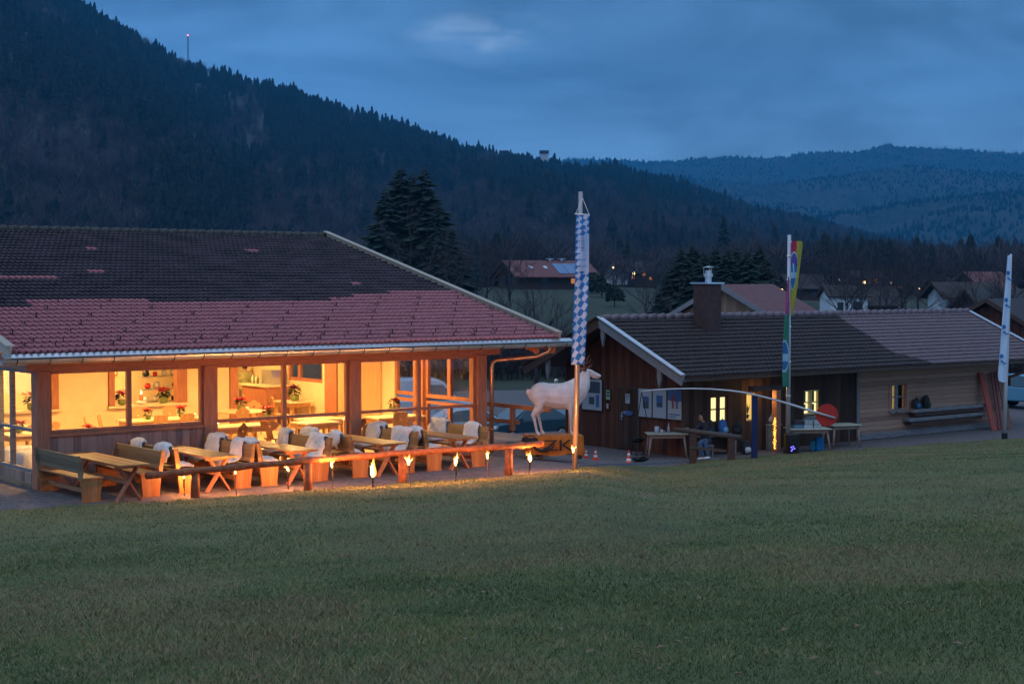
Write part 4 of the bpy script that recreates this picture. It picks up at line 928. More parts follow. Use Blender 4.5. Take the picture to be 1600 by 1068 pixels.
# second pole: twisted colourful banner
yG = 48.6; b = Vector(((1232.5-CX)/FPX*yG, yG, GZ((1232.5-CX)/FPX*yG, yG)))
F2 = thing('flag_pole', 'straight pale pole behind the loudspeaker carrying the twisted colourful banner', 'flagpole', b)
m = MB(); m.cyl((0, 0, -.1), (0, 0, P(1232, 367, yG).z-b.z), .075, .055, 14); m.build('pole', M['pole'], F2, True)
m = MB()
for py in (400, 437, 470, 510, 565, 618): m.lathe([(.066, -.02), (.085, 0), (.066, .02)], (0, 0, P(0, py, yG).z-b.z), 10)
m.cyl((0, -.02, P(0, 377, yG).z-b.z), (.36, -.06, P(0, 382, yG).z-b.z), .022, n=8); m.build('ring', M['white'], F2)
c3 = [mat('banner_yellow', (.26,.25,.03), .7), mat('banner_red', (.32,.01,.06), .7), mat('banner_purple', (.07,.04,.24), .7), mat('banner_blue', (.02,.12,.30), .7), mat('banner_white', (.24,.40,.52), .7), mat('banner_pink', (.27,.05,.17), .7), mat('banner_green', (.02,.16,.11), .7)]
px2 = yG/FPX
def rw(py, xl, xr, t=.0): return (-(py-HY)*px2, xl*px2, xr*px2, -.10-t, -.10+t)
BN2 = thing('twisted_banner', 'twisted advertising banner, yellow with a blue oval above, pink and green below', 'banner', (b.x, yG, 0))
def cA(u, v):
    e = ((u-.30)/.42)**2+((v-.40)/.26)**2
    if e < 1:
        if e > .84: return 4
        if .42 < v < .50: return 4
        if .30 < v < .42 and abs(u-.28-(v-.36)) < .07: return 4
        return 2 if v < .33 else 3
    if v < .16 and u < .52: return 1
    return 0
strip('upper_cloth', BN2, [rw(377, 3, 19), rw(384, 2, 20), rw(430, 2, 14.5), rw(470, 1, 9.5), rw(492, 2, 5)], cA, c3, nu=22)
def cB(u, v):
    e = ((u-.25)/.75)**2+((v-.72)/.15)**2
    if e < 1: return 4 if e > .72 or (.70 < v < .77) else 3
    return 5 if v < .34 else 6
strip('lower_cloth', BN2, [rw(432, -2.2, -1), rw(450, -4.5, -.5), rw(490, -7, 0), rw(540, -10, 0), rw(590, -10.5, 0), rw(604, -9.5, 0)], cB, c3, nu=14)
# third pole: white banner
b = G(1572, 686); yH = b.y
F3 = thing('flag_pole', 'slightly curved pale pole at the right edge carrying the white banner', 'flagpole', b)
m = MB(); m.tube([P(1572, 686, yH)-b, P(1573, 600, yH)-b, P(1576, 480, yH)-b, P(1578.5, 397, yH)-b], [.07, .065, .055, .04], 12); m.build('pole', M['pole'], F3, True)
m = MB(); m.cyl((0, 0, -.1), (0, 0, .2), .10, n=12); m.build('ground_socket', M['black'], F3)
BN3 = thing('white_banner', 'long white banner with small blue emblems on the pole at the right edge', 'banner', (b.x, yH, 0)); px2 = yH/FPX; bxp = b.x/px2+CX
def rx(py, xl, xr): return (-(py-HY)*px2, (xl-bxp)*px2, (xr-bxp)*px2, -.13, -.05)
strip('cloth', BN3, [rx(399, 1571.5, 1578), rx(440, 1568.5, 1577), rx(500, 1564, 1575.5), rx(550, 1561, 1574), rx(585, 1558.5, 1573), rx(594, 1559.5, 1573), rx(597, 1565, 1573)], lambda u, v: 0, [mat('banner_cloth_white', (.50,.60,.75), .7)], nu=10)
m = MB()
for py, xo in ((428, 1570.5), (470, 1568), (512, 1565), (558, 1562)):
    c = P(xo+1.5, py, yH-.18)-Vector((b.x, yH, 0))
    m.prism([(0, .10), (.10, .10), (.12, 0), (.05, -.04), (.0, 0)], -.003, .003, lambda p, t: (c.x+p[0], c.y+t, c.z+p[1]))
    m.prism([(.0, -.14), (.05, -.17), (.16, -.24), (.24, -.17), (.15, -.19), (.07, -.10)], -.003, .003, lambda p, t: (c.x+p[0], c.y+t, c.z+p[1]))
m.build('emblem', fb_, BN3)
# ------------------------------------------------------------------ bent boom barrier with red disc
yb_ = 46.0
b = Vector(((1180-CX)/FPX*yb_, yb_, GZ((1180-CX)/FPX*yb_, yb_)))
BR = thing('boom_barrier', 'bent pale barrier boom on a dark blue post with a red disc on its end', 'barrier', b)
m = MB(); m.box(-.085, .085, -.07, .07, -.1, P(0, 618, yb_).z-b.z); m.build('post', M['blue'], BR, bevel=.006)
arc = [(1002, 611.5), (1025, 609), (1050, 607.6), (1080, 607), (1110, 607.6), (1140, 610), (1165, 613.5), (1190, 619), (1215, 625.5), (1245, 634.5), (1275, 644), (1306, 653)]
m = MB(); m.tube([P(x_, y_, yb_-.12)-b for x_, y_ in arc], [.022]*5+[.028]*4+[.036]*3, 10); m.build('boom', M['pole'], BR, True)
m = MB(); c = P(1293.5, 648.5, yb_-.05)-b; n_ = 40
m.prism([(.325*math.cos(t), .325*math.sin(t)) for t in np.linspace(0, 2*math.pi, n_, endpoint=False)], -.012, .012, lambda p, t: (c.x+p[0], c.y+t, c.z+p[1])); m.build('disc', M['red'], BR)
m = MB(); a0 = P(1003, 613, yb_-.1)-b; m.tube([a0, P(994, 672, yb_-.2)-b], .012, 6); m.tube([a0, P(1014, 668, yb_+.1)-b], .012, 6); m.build('prop_leg', M['iron'], BR)
# ------------------------------------------------------------------ things on the barn walls
def onbarn(name, label, cat, u, v, z, rot=0): 
    p = C0[0]+u*ct-v*st, C0[1]+u*st+v*ct
    return thing(name, label, cat, (*p, BZ+z), TH+rot)
def vb(px): # v of a pixel on the gable wall u=0
    k = (px-CX)/FPX; return (5.25-47.5*k)/(st+ct*k)
def zb_(py, v): y = C0[1]+v*ct; return -(py-HY)/FPX*y-BZ
pw = mat('poster_white', (.36,.40,.46), .6); pd = mat('poster_dark', (.05,.07,.10), .6); pblue = mat('poster_blue', (.05,.12,.30), .6); pred = mat('poster_red', (.35,.05,.05), .6); pgreen = mat('poster_green', (.25,.45,.30), .6)
def gpanel(name, label, cat, pxa, pxb, pya, pyb, pats, base=pw, th=.04):
    """flat panel on the gable wall; pats = list of (fx0,fx1,fz0,fz1,material) in panel fractions from its left and bottom"""
    va, vb2 = vb(pxa), vb(pxb); zt = zb_(pya, (va+vb2)/2); z0 = zb_(pyb, (va+vb2)/2); w_ = va-vb2; h_ = zt-z0
    t = onbarn(name, label, cat, -.02, va, z0)
    m = MB(); m.box(-th, 0, -w_, 0, 0, h_); m.build('board', base, t)
    m = MB()
    for q in ((-w_, 0, -.02, 0), (-w_, 0, h_, h_+.02), (-w_-.02, -w_, -.02, h_+.02), (0, .02, -.02, h_+.02)): m.box(-th-.01, 0, q[0], q[1], q[2], q[3])
    m.build('frame', M['dark_wood'], t)
    for i, (a_, b_, c_, d_, mm) in enumerate(pats):
        m = MB(); m.box(-th-.004-i*.0006, -th-.001, -w_*b_, -w_*a_, h_*c_, h_*d_); m.build('print', mm, t)
    return t
gpanel('notice_board', 'white notice board of pictures behind the neck of the stag', 'notice board', 912, 943, 592, 640, [(.08,.9,.55,.92,pd), (.35,.62,.18,.42,pd), (.70,.86,.10,.5,pblue)])
gpanel('poster', 'leftmost of the three white posters beside the barn door, with a dark picture', 'poster', 1000, 1021, 607, 651, [(.35,.78,.30,.72,pd), (.40,.72,.55,.68,pblue)])
gpanel('poster', 'middle one of the three white posters, with a small blue picture', 'poster', 1022.5, 1044, 609, 653, [(.28,.72,.38,.80,pblue), (.32,.68,.42,.55,pd)])
t = gpanel('poster', 'rightmost poster showing two skiers in red and blue', 'poster', 1046, 1068, 609, 655, [(.0,1,.62,1,pblue), (.0,.5,.55,.63,pw), (.1,.85,.14,.18,pblue), (.1,.6,.06,.09,pblue)])
wv = vb(1046)-vb(1068)
for fx, mm in ((.38, pred), (.66, pblue)):
    m = MB(); y_ = -wv*fx; z_ = .33
    for (y0, z0, y1, z1, w_) in ((y_+.03, z_, y_+.02, z_+.20, .022), (y_-.03, z_, y_-.02, z_+.20, .022), (y_, z_+.18, y_, z_+.38, .045), (y_+.04, z_+.34, y_+.08, z_+.20, .016), (y_-.04, z_+.34, y_-.08, z_+.20, .016)): m.tube([(-.05, y0, z0), (-.05, y1, z1)], [(.004, w_)]*2 if False else w_*.6, 6)
    m.blob((-.05, y_, z_+.43), .035, 8); m.build('skier_print', mm, t)
gpanel('notice_sign', 'small pale green sign left of the barn door', 'sign', 949.5, 956, 609, 624, [(.15,.85,.62,.85,pd), (.15,.85,.3,.5,pd)], pgreen)
gpanel('house_number_plate', 'tiny grey plate under the green sign', 'plate', 950, 953.5, 630, 638, [])
gpanel('paper_notice', 'white sheet of paper pinned on the barn door', 'notice', 979.5, 987, 615, 630, [(.15,.85,.7,.8,pd), (.15,.7,.5,.55,pd)])
t = onbarn('door_sign', 'blue oval sign with a white mark on the barn door', 'sign', -.04, vb(983.5), zb_(645, vb(983.5)))
m = MB(); m.prism([(.24*math.cos(q), .075*math.sin(q)) for q in np.linspace(0, 2*math.pi, 20, endpoint=False)], -.03, 0, lambda p, q: (q, p[0], p[1])); m.build('plate', pblue, t); m = MB(); m.box(-.035, -.03, .05, .2, .0, .03); m.build('mark', pw, t)
# front wall: shelf of beams, boards leaning etc.
def wb(px, v=0.0, py=None):
    """u of a pixel on a plane v of the barn"""
    k = (px-CX)/FPX; X0 = 5.25-v*st; Y0 = 47.5+v*ct; return (Y0*k-X0)/(ct-st*k)
def hb(py, u, v=0.0): return -(py-HY)/FPX*(C0[1]+u*st+v*ct)-BZ
for i, (pa, pb2, pya, lab) in enumerate(((1425, 1537, 641, 'upper squared beam along the pale barn wall, under two rucksacks'), (1418, 1535, 655, 'lower squared beam along the pale barn wall'))):
    v = -.22; ua, ue = wb(pa, v), wb(pb2, v); h = hb(pya, ua, v) - .06
    t = onbarn('wooden_beam', lab, 'beam', ua, v, h); m = MB(); m.box(0, ue-ua, -.14, .12, -.03, .09); m.build('beam', M['barn_grey'], t, bevel=.015)
    m = MB(); m.box(.12, ue-ua-.1, -.10, .12, -.15, -.032); m.build('gap_shade', M['dark_wood'], t)  # dark box stands in for the shaded cavity below the beam
    
u_ = wb(1410, -.2); t = onbarn('wall_shelf', 'thin short shelf board under the small window of the pale wall', 'shelf', wb(1401, -.15), -.15, hb(644, wb(1401, -.15)))
m = MB(); m.box(0, .5, -.1, .1, 0, .03); m.build('board', M['barn_grey'], t)
m = MB(); m.box(SPL+.1, BL-.3, -.10, -.02, .02, .22); m.build('ground_beam', M['barn_grey'], B2)
for px_t, px_b, w_, lab, mm in ((1533, 1556, .30, 'broad red board leaning on the barn corner, leftmost of the leaning boards', 'red_board'), (1549, 1564, .10, 'thin dark red lath leaning in the middle of the boards', 'red_board2'), (1554, 1568, .08, 'thin pale-edged lath leaning beside the dark red one', 'red_board2'), (1560, 1580, .30, 'brown board leaning furthest right behind the flag pole', 'brown_board')):
    if mm not in M: M[mm] = mat(mm, {'red_board': (.36,.06,.03), 'red_board2': (.20,.05,.04), 'brown_board': (.18,.08,.05)}[mm], .6)
    v = -.75; ub_ = wb(px_b, v); ut_ = wb(px_t, -.1); z0 = hb(672, ub_, v)
    t = onbarn('leaning_board', lab, 'board', ub_, v, 0); t['group'] = 'boards leaning at the barn corner'
    m = MB(); m.beam((0, 0, 0), (ut_-ub_, .62, 2.15 - .1), w_, .04, up=(0, 1, 0)); m.build('plank', M[mm], t)
# ------------------------------------------------------------------ helpers for small goods
def rucksack(name, label, loc, col, rz=0, s=1.0, col2=(.5,.5,.55)):
    t = thing(name, label, 'rucksack', loc, rz); cm = mat('rucksack_cloth', col, .8, tuple(c*1.5 for c in col), 12); c2 = mat('rucksack_trim', col2, .7)
    m = MB(); m.tube([(0, 0, .0), (0, .0, .06), (0, .01, .22), (0, .02, .38), (0, .02, .47)], [(.12,.08), (.17,.12), (.17,.13), (.14,.11), (.05,.04)], 14); a_ = m.build('bag', cm, t, True)
    m = MB(); m.tube([(0, -.10, .04), (0, -.12, .14), (0, -.10, .24)], [(.09,.02), (.12,.05), (.09,.02)], 12); m.build('front_pocket', c2, t, True)
    for sx in (-1, 1): m = MB(); m.tube([(sx*.08, .11, .42), (sx*.10, .18, .3), (sx*.10, .12, .08)], (.016), 6); m.build('strap', M['black_cloth'], t, True)
    m = MB(); m.tube([(-.03, .02, .46), (0, .02, .51), (.03, .02, .46)], .008, 6); m.build('handle', M['black_cloth'], t)
    t.scale = (s, s, s); return t
def bpos(px, py, v, base=None):
    u = wb(px, v); p = C0[0]+u*ct-v*st, C0[1]+u*st+v*ct; return Vector((*p, -(py-HY)/FPX*p[1]))
rucksack('rucksack', 'dark rucksack with a blue stripe lying on the wall beams, left one of two', bpos(1434, 638, -.25)-Vector((0,0,.03)), (.02,.02,.03), TH, .85, (.02,.15,.35))
rucksack('rucksack', 'black rucksack standing on the wall beams, right one of two', bpos(1449, 637, -.25)-Vector((0,0,.03)), (.012,.012,.015), TH+.3, 1.0, (.03,.03,.03))
def garden_table(label, px, py, rz, L=1.3, Wt=.75, H=.75):
    b = G(px, py); t = thing('outdoor_table', label, 'table', b, rz)
    m = MB(); m.box(-L/2, L/2, -Wt/2, Wt/2, H-.035, H); m.build('tabletop', M['tabletop2'], t, bevel=.008)
    m = MB(); m.box(-L/2+.08, L/2-.08, -Wt/2+.08, -Wt/2+.11, H-.14, H-.036); m.box(-L/2+.08, L/2-.08, Wt/2-.11, Wt/2-.08, H-.14, H-.036); m.box(-L/2+.08, -L/2+.11, -Wt/2+.11, Wt/2-.11, H-.14, H-.036); m.box(L/2-.11, L/2-.08, -Wt/2+.11, Wt/2-.11, H-.14, H-.036); m.build('apron', M['pine2'], t)
    for sx in (-1, 1):
        for sy in (-1, 1): m = MB(); m.tube([(sx*(L/2-.04), sy*(Wt/2-.05), 0), (sx*(L/2-.13), sy*(Wt/2-.13), H-.04)], [.028, .042], 8); m.build('leg', M['pine2'], t, True)
    return t
M['tabletop2'] = mat('outdoor_tabletop', (.34,.34,.26), .5, (.42,.41,.33), 3); M['pine2'] = mat('pale_leg_wood', (.25,.17,.14), .6, (.33,.23,.19), 4)
T_A = garden_table('pale wooden table with cups and a bottle, in front of the posters', 1042, 715, .05, 1.25, .7)
T_B = garden_table('pale wooden table carrying stacked crates beside the loudspeaker', 1263, 706, .12, 1.35, .8)
T_C = garden_table('empty pale wooden table behind the red disc', 1316, 699, .35, 1.1, .8)
def ontable(t, x, y, z=.75): return t.matrix_basis @ Vector((x, y, z)) if False else Vector(t.location)+Matrix.Rotation(t.rotation_euler.z, 3, 'Z') @ Vector((x, y, z))
def cup(name, label, cat, loc, r_, h_, mt_, handle=True):
    t = thing(name, label, cat, loc); m = MB(); m.lathe([(r_*.85, 0), (r_, .01), (r_, h_), (r_*.85, h_), (r_*.8, .02)], n=14); m.build('body', mt_, t, True)
    if handle: m = MB(); m.tube([(r_, 0, h_*.8), (r_+.04, 0, h_*.7), (r_+.04, 0, h_*.35), (r_, 0, h_*.2)], .008, 6); m.build('handle', mt_, t)
    return t
cup('jug', 'pale jug at the left of the table by the posters', 'jug', ontable(T_A, -.30, -.05), .07, .20, pw); cup('mug', 'small pale mug beside the jug', 'mug', ontable(T_A, -.16, -.12), .045, .11, pw)
cup('mug', 'pale mug at the right end of the table by the posters', 'mug', ontable(T_A, .42, -.12), .04, .14, pw)
t = thing('bottle', 'slim pale bottle on the table by the posters', 'bottle', ontable(T_A, .08, .1)); m = MB(); m.lathe([(.035, 0), (.036, .15), (.015, .2), (.014, .27)], n=12); m.build('body', pw, t, True); m = MB(); m.lathe([(.017, .27), (.017, .30)], n=10); m.build('cap', pblue, t)
cols = [pw, M['tile_dark'], mat('crate_grey', (.30,.34,.36), .6), mat('crate_blue', (.10,.20,.30), .6)]
for i, (x, y, z, w_, c_, lab) in enumerate(((-.33, 0, 0, .30, 3, 'lowest crate at the left of the crate stack'), (-.33, 0, .13, .30, 1, 'dark crate on top at the left of the stack'), (-.01, .02, 0, .28, 0, 'pale crate in the middle of the table'), (.0, .02, .13, .26, 2, 'grey crate on top in the middle'), (.28, .0, 0, .24, 2, 'tall pale box at the right end of the crates'), (.28, .0, .13, .22, 0, 'whitish box topping the right end of the crates'))):
    t = thing('bottle_crate', lab, 'crate', ontable(T_B, x, y, .75+z), .12, 'crates on the table'); m = MB()
    m.box(-w_/2, w_/2, -.15, .15, 0, .02); m.box(-w_/2, w_/2, -.15, -.135, .02, .115); m.box(-w_/2, w_/2, .135, .15, .02, .115); m.box(-w_/2, -w_/2+.015, -.135, .135, .02, .115); m.box(w_/2-.015, w_/2, -.135, .135, .02, .115); m.build('tray', cols[c_], t)
    for k in range(5): m = MB(); m.lathe([(.022, .02), (.022, .10), (.008, .125)], (-w_/2+.04+k*(w_-.08)/4, -.10, 0), 8); m.build('jar', cols[(k+i) % 4], t, True)
# loudspeaker with coloured lights
b = G(1238, 711)
t = thing('party_speaker', 'tall black loudspeaker with glowing blue lights at the foot of the pole', 'loudspeaker', b, .1)
m = MB(); m.box(-.20, .20, -.18, .18, 0, .66); m.build('cabinet', M['black'], t, bevel=.03)
for z_, e_ in ((.20, (.25,.1,1)), (.44, (.05,.05,.5))):
    m = MB(); m.lathe([(.12, 0), (.13, .01), (.10, .02), (.03, -.0)], n=18); o = m.build('driver', M['rubber'], t, True); o.location = (0, -.185, z_); o.rotation_euler = (R(90), 0, 0)
m = MB(); 
for x_, z_ in ((-.02, .20), (-.05, .15), (.04, .22), (-.06, .26), (.0, .28)): m.blob((x_, -.20, z_), .022, 6)
m.build('indicator_light', emis('violet_glow', (.16,.12,1), 2.5), t)
# blue canisters
for i, (px, py, s_, lab) in enumerate(((1284, 708, 1.0, 'upright blue water canister under the crate table'), (1274, 708, .8, 'smaller blue canister lying in front beneath the crate table'))):
    t = thing('canister', lab, 'canister', G(px, py-2)+Vector((0, .25, 0)), .2+i, 'blue canisters'); bm_ = mat('blue_plastic', (.01,.16,.40) if i == 0 else (.03,.20,.32), .4)
    m = MB(); m.box(-.13*s_, .13*s_, -.11*s_, .11*s_, 0, .42*s_); m.build('tank', bm_, t, bevel=.03); m = MB(); m.tube([(-.07*s_, 0, .42*s_), (-.05*s_, 0, .48*s_), (.05*s_, 0, .48*s_), (.07*s_, 0, .42*s_)], .018, 8); m.build('handle', bm_, t, True); m = MB(); m.lathe([(.035, .42*s_), (.035, .46*s_)], (.09*s_, .05, 0), 10); m.build('cap', M['black'], t)
# grey box cupboard with a rucksack on it
b = G(1210, 706)
t = thing('storage_box', 'waist-high grey box standing right of the lit porch post', 'box', b+Vector((0, .9, 0)), TH); gm = mat('grey_box', (.20,.20,.17), .6, (.26,.26,.22), 4)
m = MB(); m.box(-.27, .27, -.25, .25, 0, .76); m.build('body', gm, t, bevel=.01); m = MB(); m.box(-.30, .30, -.28, .28, .76, .80); m.build('lid', M['tabletop2'], t, bevel=.006)
rucksack('rucksack', 'grey-green and white patterned rucksack on top of the grey box', t.location+Vector((.0, -.02, .80)), (.10,.16,.17), TH-.5, 1.0, (.45,.48,.48))
b = G(1160, 711)
t2 = thing('storage_box', 'low pale box behind the log rail, right of the seated person', 'box', b+Vector((-.1, 1.0, 0)), TH); m = MB(); m.box(-.3, .3, -.22, .22, 0, .62); m.build('body', mat('pale_box', (.26,.30,.32), .6), t2, bevel=.01); m = MB(); m.box(-.32, .32, -.24, .24, .62, .65); m.build('lid', gm, t2)
rucksack('rucksack', 'black rucksack with white stripes on the ground right of the low box', G(1170, 712)+Vector((0, .35, 0)), (.015,.015,.02), .4, .95, (.5,.5,.52))
# serving table with bags behind the log rail
b = G(1125, 716)+Vector((0, .9, 0)); t3 = thing('outdoor_bench', 'dark plank bench table heaped with jackets behind the log rail', 'bench', b, TH*.6)
m = MB(); m.box(-.75, .75, -.25, .25, .58, .63); m.build('top', M['barn_grey'], t3)
for sx in (-.6, .6): m = MB(); m.box(sx-.03, sx+.03, -.2, .2, 0, .58); m.build('leg', M['barn_grey'], t3)
rucksack('rucksack', 'blue rucksack with a bright flap in the heap below the lit window', b+Vector((.22, -.05, .63)), (.03,.10,.28), .8, 1.0, (.20,.40,.60))
rucksack('rucksack', 'black rucksack at the right end of the heap below the window', b+Vector((.68, .1, .60)), (.010,.010,.012), -.3, .95, (.02,.02,.02))
rucksack('rucksack', 'dark teal rucksack at the left of the heap, behind the seated person', b+Vector((-.15, .1, .62)), (.02,.05,.07), .2, .95, (.03,.06,.09))
# dark log rail in front of the seated person
yl = 45.6
l0, l1 = P(1055, 671, yl+.3), P(1159, 684, yl-.5); bL = Vector((l0.x, l0.y, GZ(l0.x, l0.y)))
M['oldlog'] = mat('old_dark_log', (.045,.035,.035), .7, (.085,.065,.06), 2, (2,12,12), .3)
LR = thing('dark_log_rail', 'short dark round log rail on posts in front of the seated person', 'railing', bL)
m = MB(); m.tube([l0-bL, l0.lerp(l1, .5)-bL+Vector((0,0,.01)), l1-bL], [.07, .075, .085], 12); m.build('rail', M['oldlog'], LR, True)
m = MB(); m.beam(P(1079, 699, yl)-bL, P(1136, 705, yl-.3)-bL, .05, .07); m.build('lower_bar', M['oldlog'], LR)
for px in (1084, 1144):
    q = l0.lerp(l1, (px-1055)/104.); gz = GZ(q.x, q.y); m = MB(); m.box(q.x-.10-bL.x, q.x+.10-bL.x, q.y-.09-bL.y, q.y+.09-bL.y, gz-.1-bL.z, q.z-.05-bL.z); m.build('post', M['dark_wood'], LR)
# fire bowls, cones
def firebowl(label, loc, H, r_):
    t = thing('fire_bowl', label, 'fire bowl', loc); m = MB(); m.lathe([(r_*.2, H-.12), (r_*.75, H-.07), (r_, H), (r_*.96, H), (r_*.7, H-.05), (r_*.15, H-.09)], n=24); m.build('bowl', M['iron'], t, True)
    if H > .2:
        for k in range(3): m = MB(); m.cyl((r_*.9*math.cos(k*2.1+.3), r_*.9*math.sin(k*2.1+.3), 0), (r_*.5*math.cos(k*2.1+.3), r_*.5*math.sin(k*2.1+.3), H-.08), .014, n=6); m.build('leg', M['iron'], t)
    for k in range(4): m = MB(); m.cyl((-r_*.5, -.06+.04*k, H-.03), (r_*.5, .06-.04*k, H+.02+.01*k), .03, n=7); m.build('charred_log', M['black'], t)
    return t
firebowl('flat black fire bowl on the ground right of the big cone', G(1001, 723), .13, .27); firebowl('raised fire bowl with a grate left of the poster table', G(999, 716)+Vector((0,.8,0)), .50, .26)
def cone(label, px, py, H):
    t = thing('traffic_cone', label, 'traffic cone', G(px, py), 0, 'traffic cones'); rr = H*.27
    m = MB(); m.box(-rr, rr, -rr, rr, 0, H*.05); m.build('base', M['cone_red'], t, bevel=.01)
    zs = [.05, .25, .45, .62, .80, 1.0]
    for i in range(5): m = MB(); f = lambda z: rr*.78*(1-z)+.012; m.lathe([(f(zs[i]), zs[i]*H), (f(zs[i+1]), zs[i+1]*H)], n=18); m.build('band', M['cone_red'] if i % 2 == 0 else M['cone_white'], t, True)
cone('largest red and white traffic cone, beside the flat fire bowl', 983, 727, .42); cone('middle traffic cone near the flag pole foot', 931, 719, .33); cone('smallest traffic cone, partly hidden by the pole end of the pedestal', 916, 716, .28)
# thin pale kerb board between the yard and the meadow
q0 = G(905, 731); kb = thing('kerb_board', 'thin pale board edging the meadow in front of the cones and tables', 'kerb', q0); kp = [G(x_, float(np.interp(x_, [905, 1000, 1128], [731, 727, 719.5])))-q0 for x_ in range(905, 1129, 20)]
m = MB()
for a_, b_ in zip(kp[:-1], kp[1:]): m.beam(a_+Vector((0,0,.03)), b_+Vector((0,0,.03)), .05, .10)
m.build('board', M['barn_grey'], kb)
# ------------------------------------------------------------------ people
def person(label, loc, rz, J, mats, hair=True, s=1.0, cat='person'):
    """J: dict of joints in metres; the body is one remeshed surface, clothes and hair are children"""
    t = thing('person', label, cat, loc, rz); sk, top_, leg_, shoe = mats
    V = {k: Vector(v) for k, v in J.items()}; ch = []
    hd = V['head']; nk = V['neck']
    ch.append(([V['pelvis'], V['pelvis'].lerp(V['chest'], .5), V['chest'], nk-Vector((0,0,.02))], [(.15,.11), (.135,.10), (.165,.11), (.07,.06)])); ch.append(([nk-Vector((0,0,.03)), nk+Vector((0,0,.06))], [.055, .05]))
    ch.append(([hd+Vector((0,0,-.115)), hd+Vector((0,0,-.08)), hd, hd+Vector((0,0,.07)), hd+Vector((0,0,.115))], [(.03,.04), (.055,.065), (.075,.092), (.07,.085), (.03,.04)]))
    f = V.get('face', Vector((0, -1, 0))).normalized(); ch.append(([hd+f*.085+Vector((0,0,.01)), hd+f*.105+Vector((0,0,-.02)), hd+f*.085+Vector((0,0,-.03))], [.010, .016, .010]))
    for sd in ('l', 'r'):
        sh, el, wr = V['sh_'+sd], V['el_'+sd], V['wr_'+sd]; ch.append(([sh, sh.lerp(el, .5), el, el.lerp(wr, .5), wr], [.052, .046, .040, .036, .027]))
        hp, kn, an = V['hip_'+sd], V['kn_'+sd], V['an_'+sd]; ch.append(([hp, hp.lerp(kn, .5), kn, kn.lerp(an, .4), an], [.085, .075, .055, .054, .036]))
        tf = V.get('toe_'+sd, an+f*.17+Vector((0,0,-.04))); ch.append(([an+Vector((0,0,-.03)), tf], [.042, .032]))
        d = (wr-el).normalized(); pc = wr+d*.05; ch.append(([wr, wr+d*.05, wr+d*.085], [(.028,.018), (.040,.018), (.036,.014)]))
        sidev = d.cross(Vector((0,0,1))); 
        if sidev.length < .1: sidev = Vector((1,0,0))
        sidev.normalize()
        for q in range(4): o_ = sidev*(q-1.5)*.019; L_ = (.062, .075, .07, .055)[q]; ch.append(([wr+d*.08+o_, wr+d*(.08+L_*.55)+o_+Vector((0,0,-.006)), wr+d*(.08+L_*.85)+o_+Vector((0,0,-.03))], [.009, .0085, .007]))
        ch.append(([wr+d*.03+sidev*.03, wr+d*.06+sidev*.055+Vector((0,0,-.01)), wr+d*.09+sidev*.055+Vector((0,0,-.02))], [.012, .010, .008]))
    b_ = body('body', ch, sk, t, .014, 2)
    cl = [([V['pelvis']-Vector((0,0,.05)), V['pelvis'].lerp(V['chest'], .5), V['chest'], nk+Vector((0,0,.01))], [(.175,.135), (.165,.13), (.195,.14), (.08,.075)])]
    for sd in ('l', 'r'): sh, el, wr = V['sh_'+sd], V['el_'+sd], V['wr_'+sd]; cl.append(([V['chest']+Vector((0,0,.06)), sh, sh.lerp(el, .5), el, el.lerp(wr, .5), wr], [.07, .075, .068, .060, .054, .044]))
    body('jacket', cl, top_, t, .018, 3)
    cl = [([V['pelvis']+Vector((0,0,.08)), V['pelvis']-Vector((0,0,.06))], [(.165,.125), (.17,.13)])]
    for sd in ('l', 'r'): hp, kn, an = V['hip_'+sd], V['kn_'+sd], V['an_'+sd]; cl.append(([hp, hp.lerp(kn, .5), kn, kn.lerp(an, .4), an+Vector((0,0,.03))], [.105, .092, .072, .068, .055]))
    body('trousers', cl, leg_, t, .018, 3)
    for sd in ('l', 'r'):
        an = V['an_'+sd]; tf = V.get('toe_'+sd, an+f*.17+Vector((0,0,-.04))); m = MB(); m.tube([an-f*.06+Vector((0,0,-.045)), an+f*.04+Vector((0,0,-.04)), tf], [.045, .052, .038], 10); m.build('shoe', shoe, t, True)
    m = MB(); bk = -f; m.tube([hd+bk*.03+Vector((0,0,-.05)), hd+bk*.028+Vector((0,0,.03)), hd+bk*.015+Vector((0,0,.09)), hd+Vector((0,0,.135))], [(.072,.075), (.086,.095), (.082,.095), (.03,.035)], 14); m.build('hair', M['hair'], t, True)
    sv = f.cross(Vector((0,0,1))).normalized()
    for sg in (-1, 1):
        m = MB(); m.blob(hd+f*.088+sv*sg*.030+Vector((0,0,.008)), .010, 6); m.build('eye', M['black'], t, True)
    m = MB(); m.tube([hd+f*.088-sv*.022+Vector((0,0,-.052)), hd+f*.094+Vector((0,0,-.055)), hd+f*.088+sv*.022+Vector((0,0,-.052))], .005, 5); m.build('mouth', pred, t)
    t.scale = (s, s, s); return t
gp_ = G(1104, 719)+Vector((0, .45, 0))
J = dict(pelvis=(.05,0,.52), chest=(-.02,-.05,.92), neck=(-.05,-.08,1.10), head=(-.10,-.12,1.24), face=(-1,-.55,-.1), sh_l=(-.16,-.18,1.03), el_l=(-.34,-.26,.82), wr_l=(-.56,-.22,.86), sh_r=(.10,.10,1.04), el_r=(-.18,.16,.84), wr_r=(-.46,.06,.90),
         hip_l=(-.02,-.10,.50), kn_l=(-.20,-.48,.50), an_l=(-.10,-.50,.08), toe_l=(-.26,-.56,.035), hip_r=(.08,.08,.50), kn_r=(-.02,-.42,.56), an_r=(.06,-.46,.10), toe_r=(-.10,-.54,.035))
person('dark-haired person in a dark jacket and blue jeans seated at the log rail, hands raised', gp_, 0, J, (M['skin'], mat('dark_jacket', (.018,.014,.024), .8, (.03,.025,.035), 8), M['jeans'], M['white']))
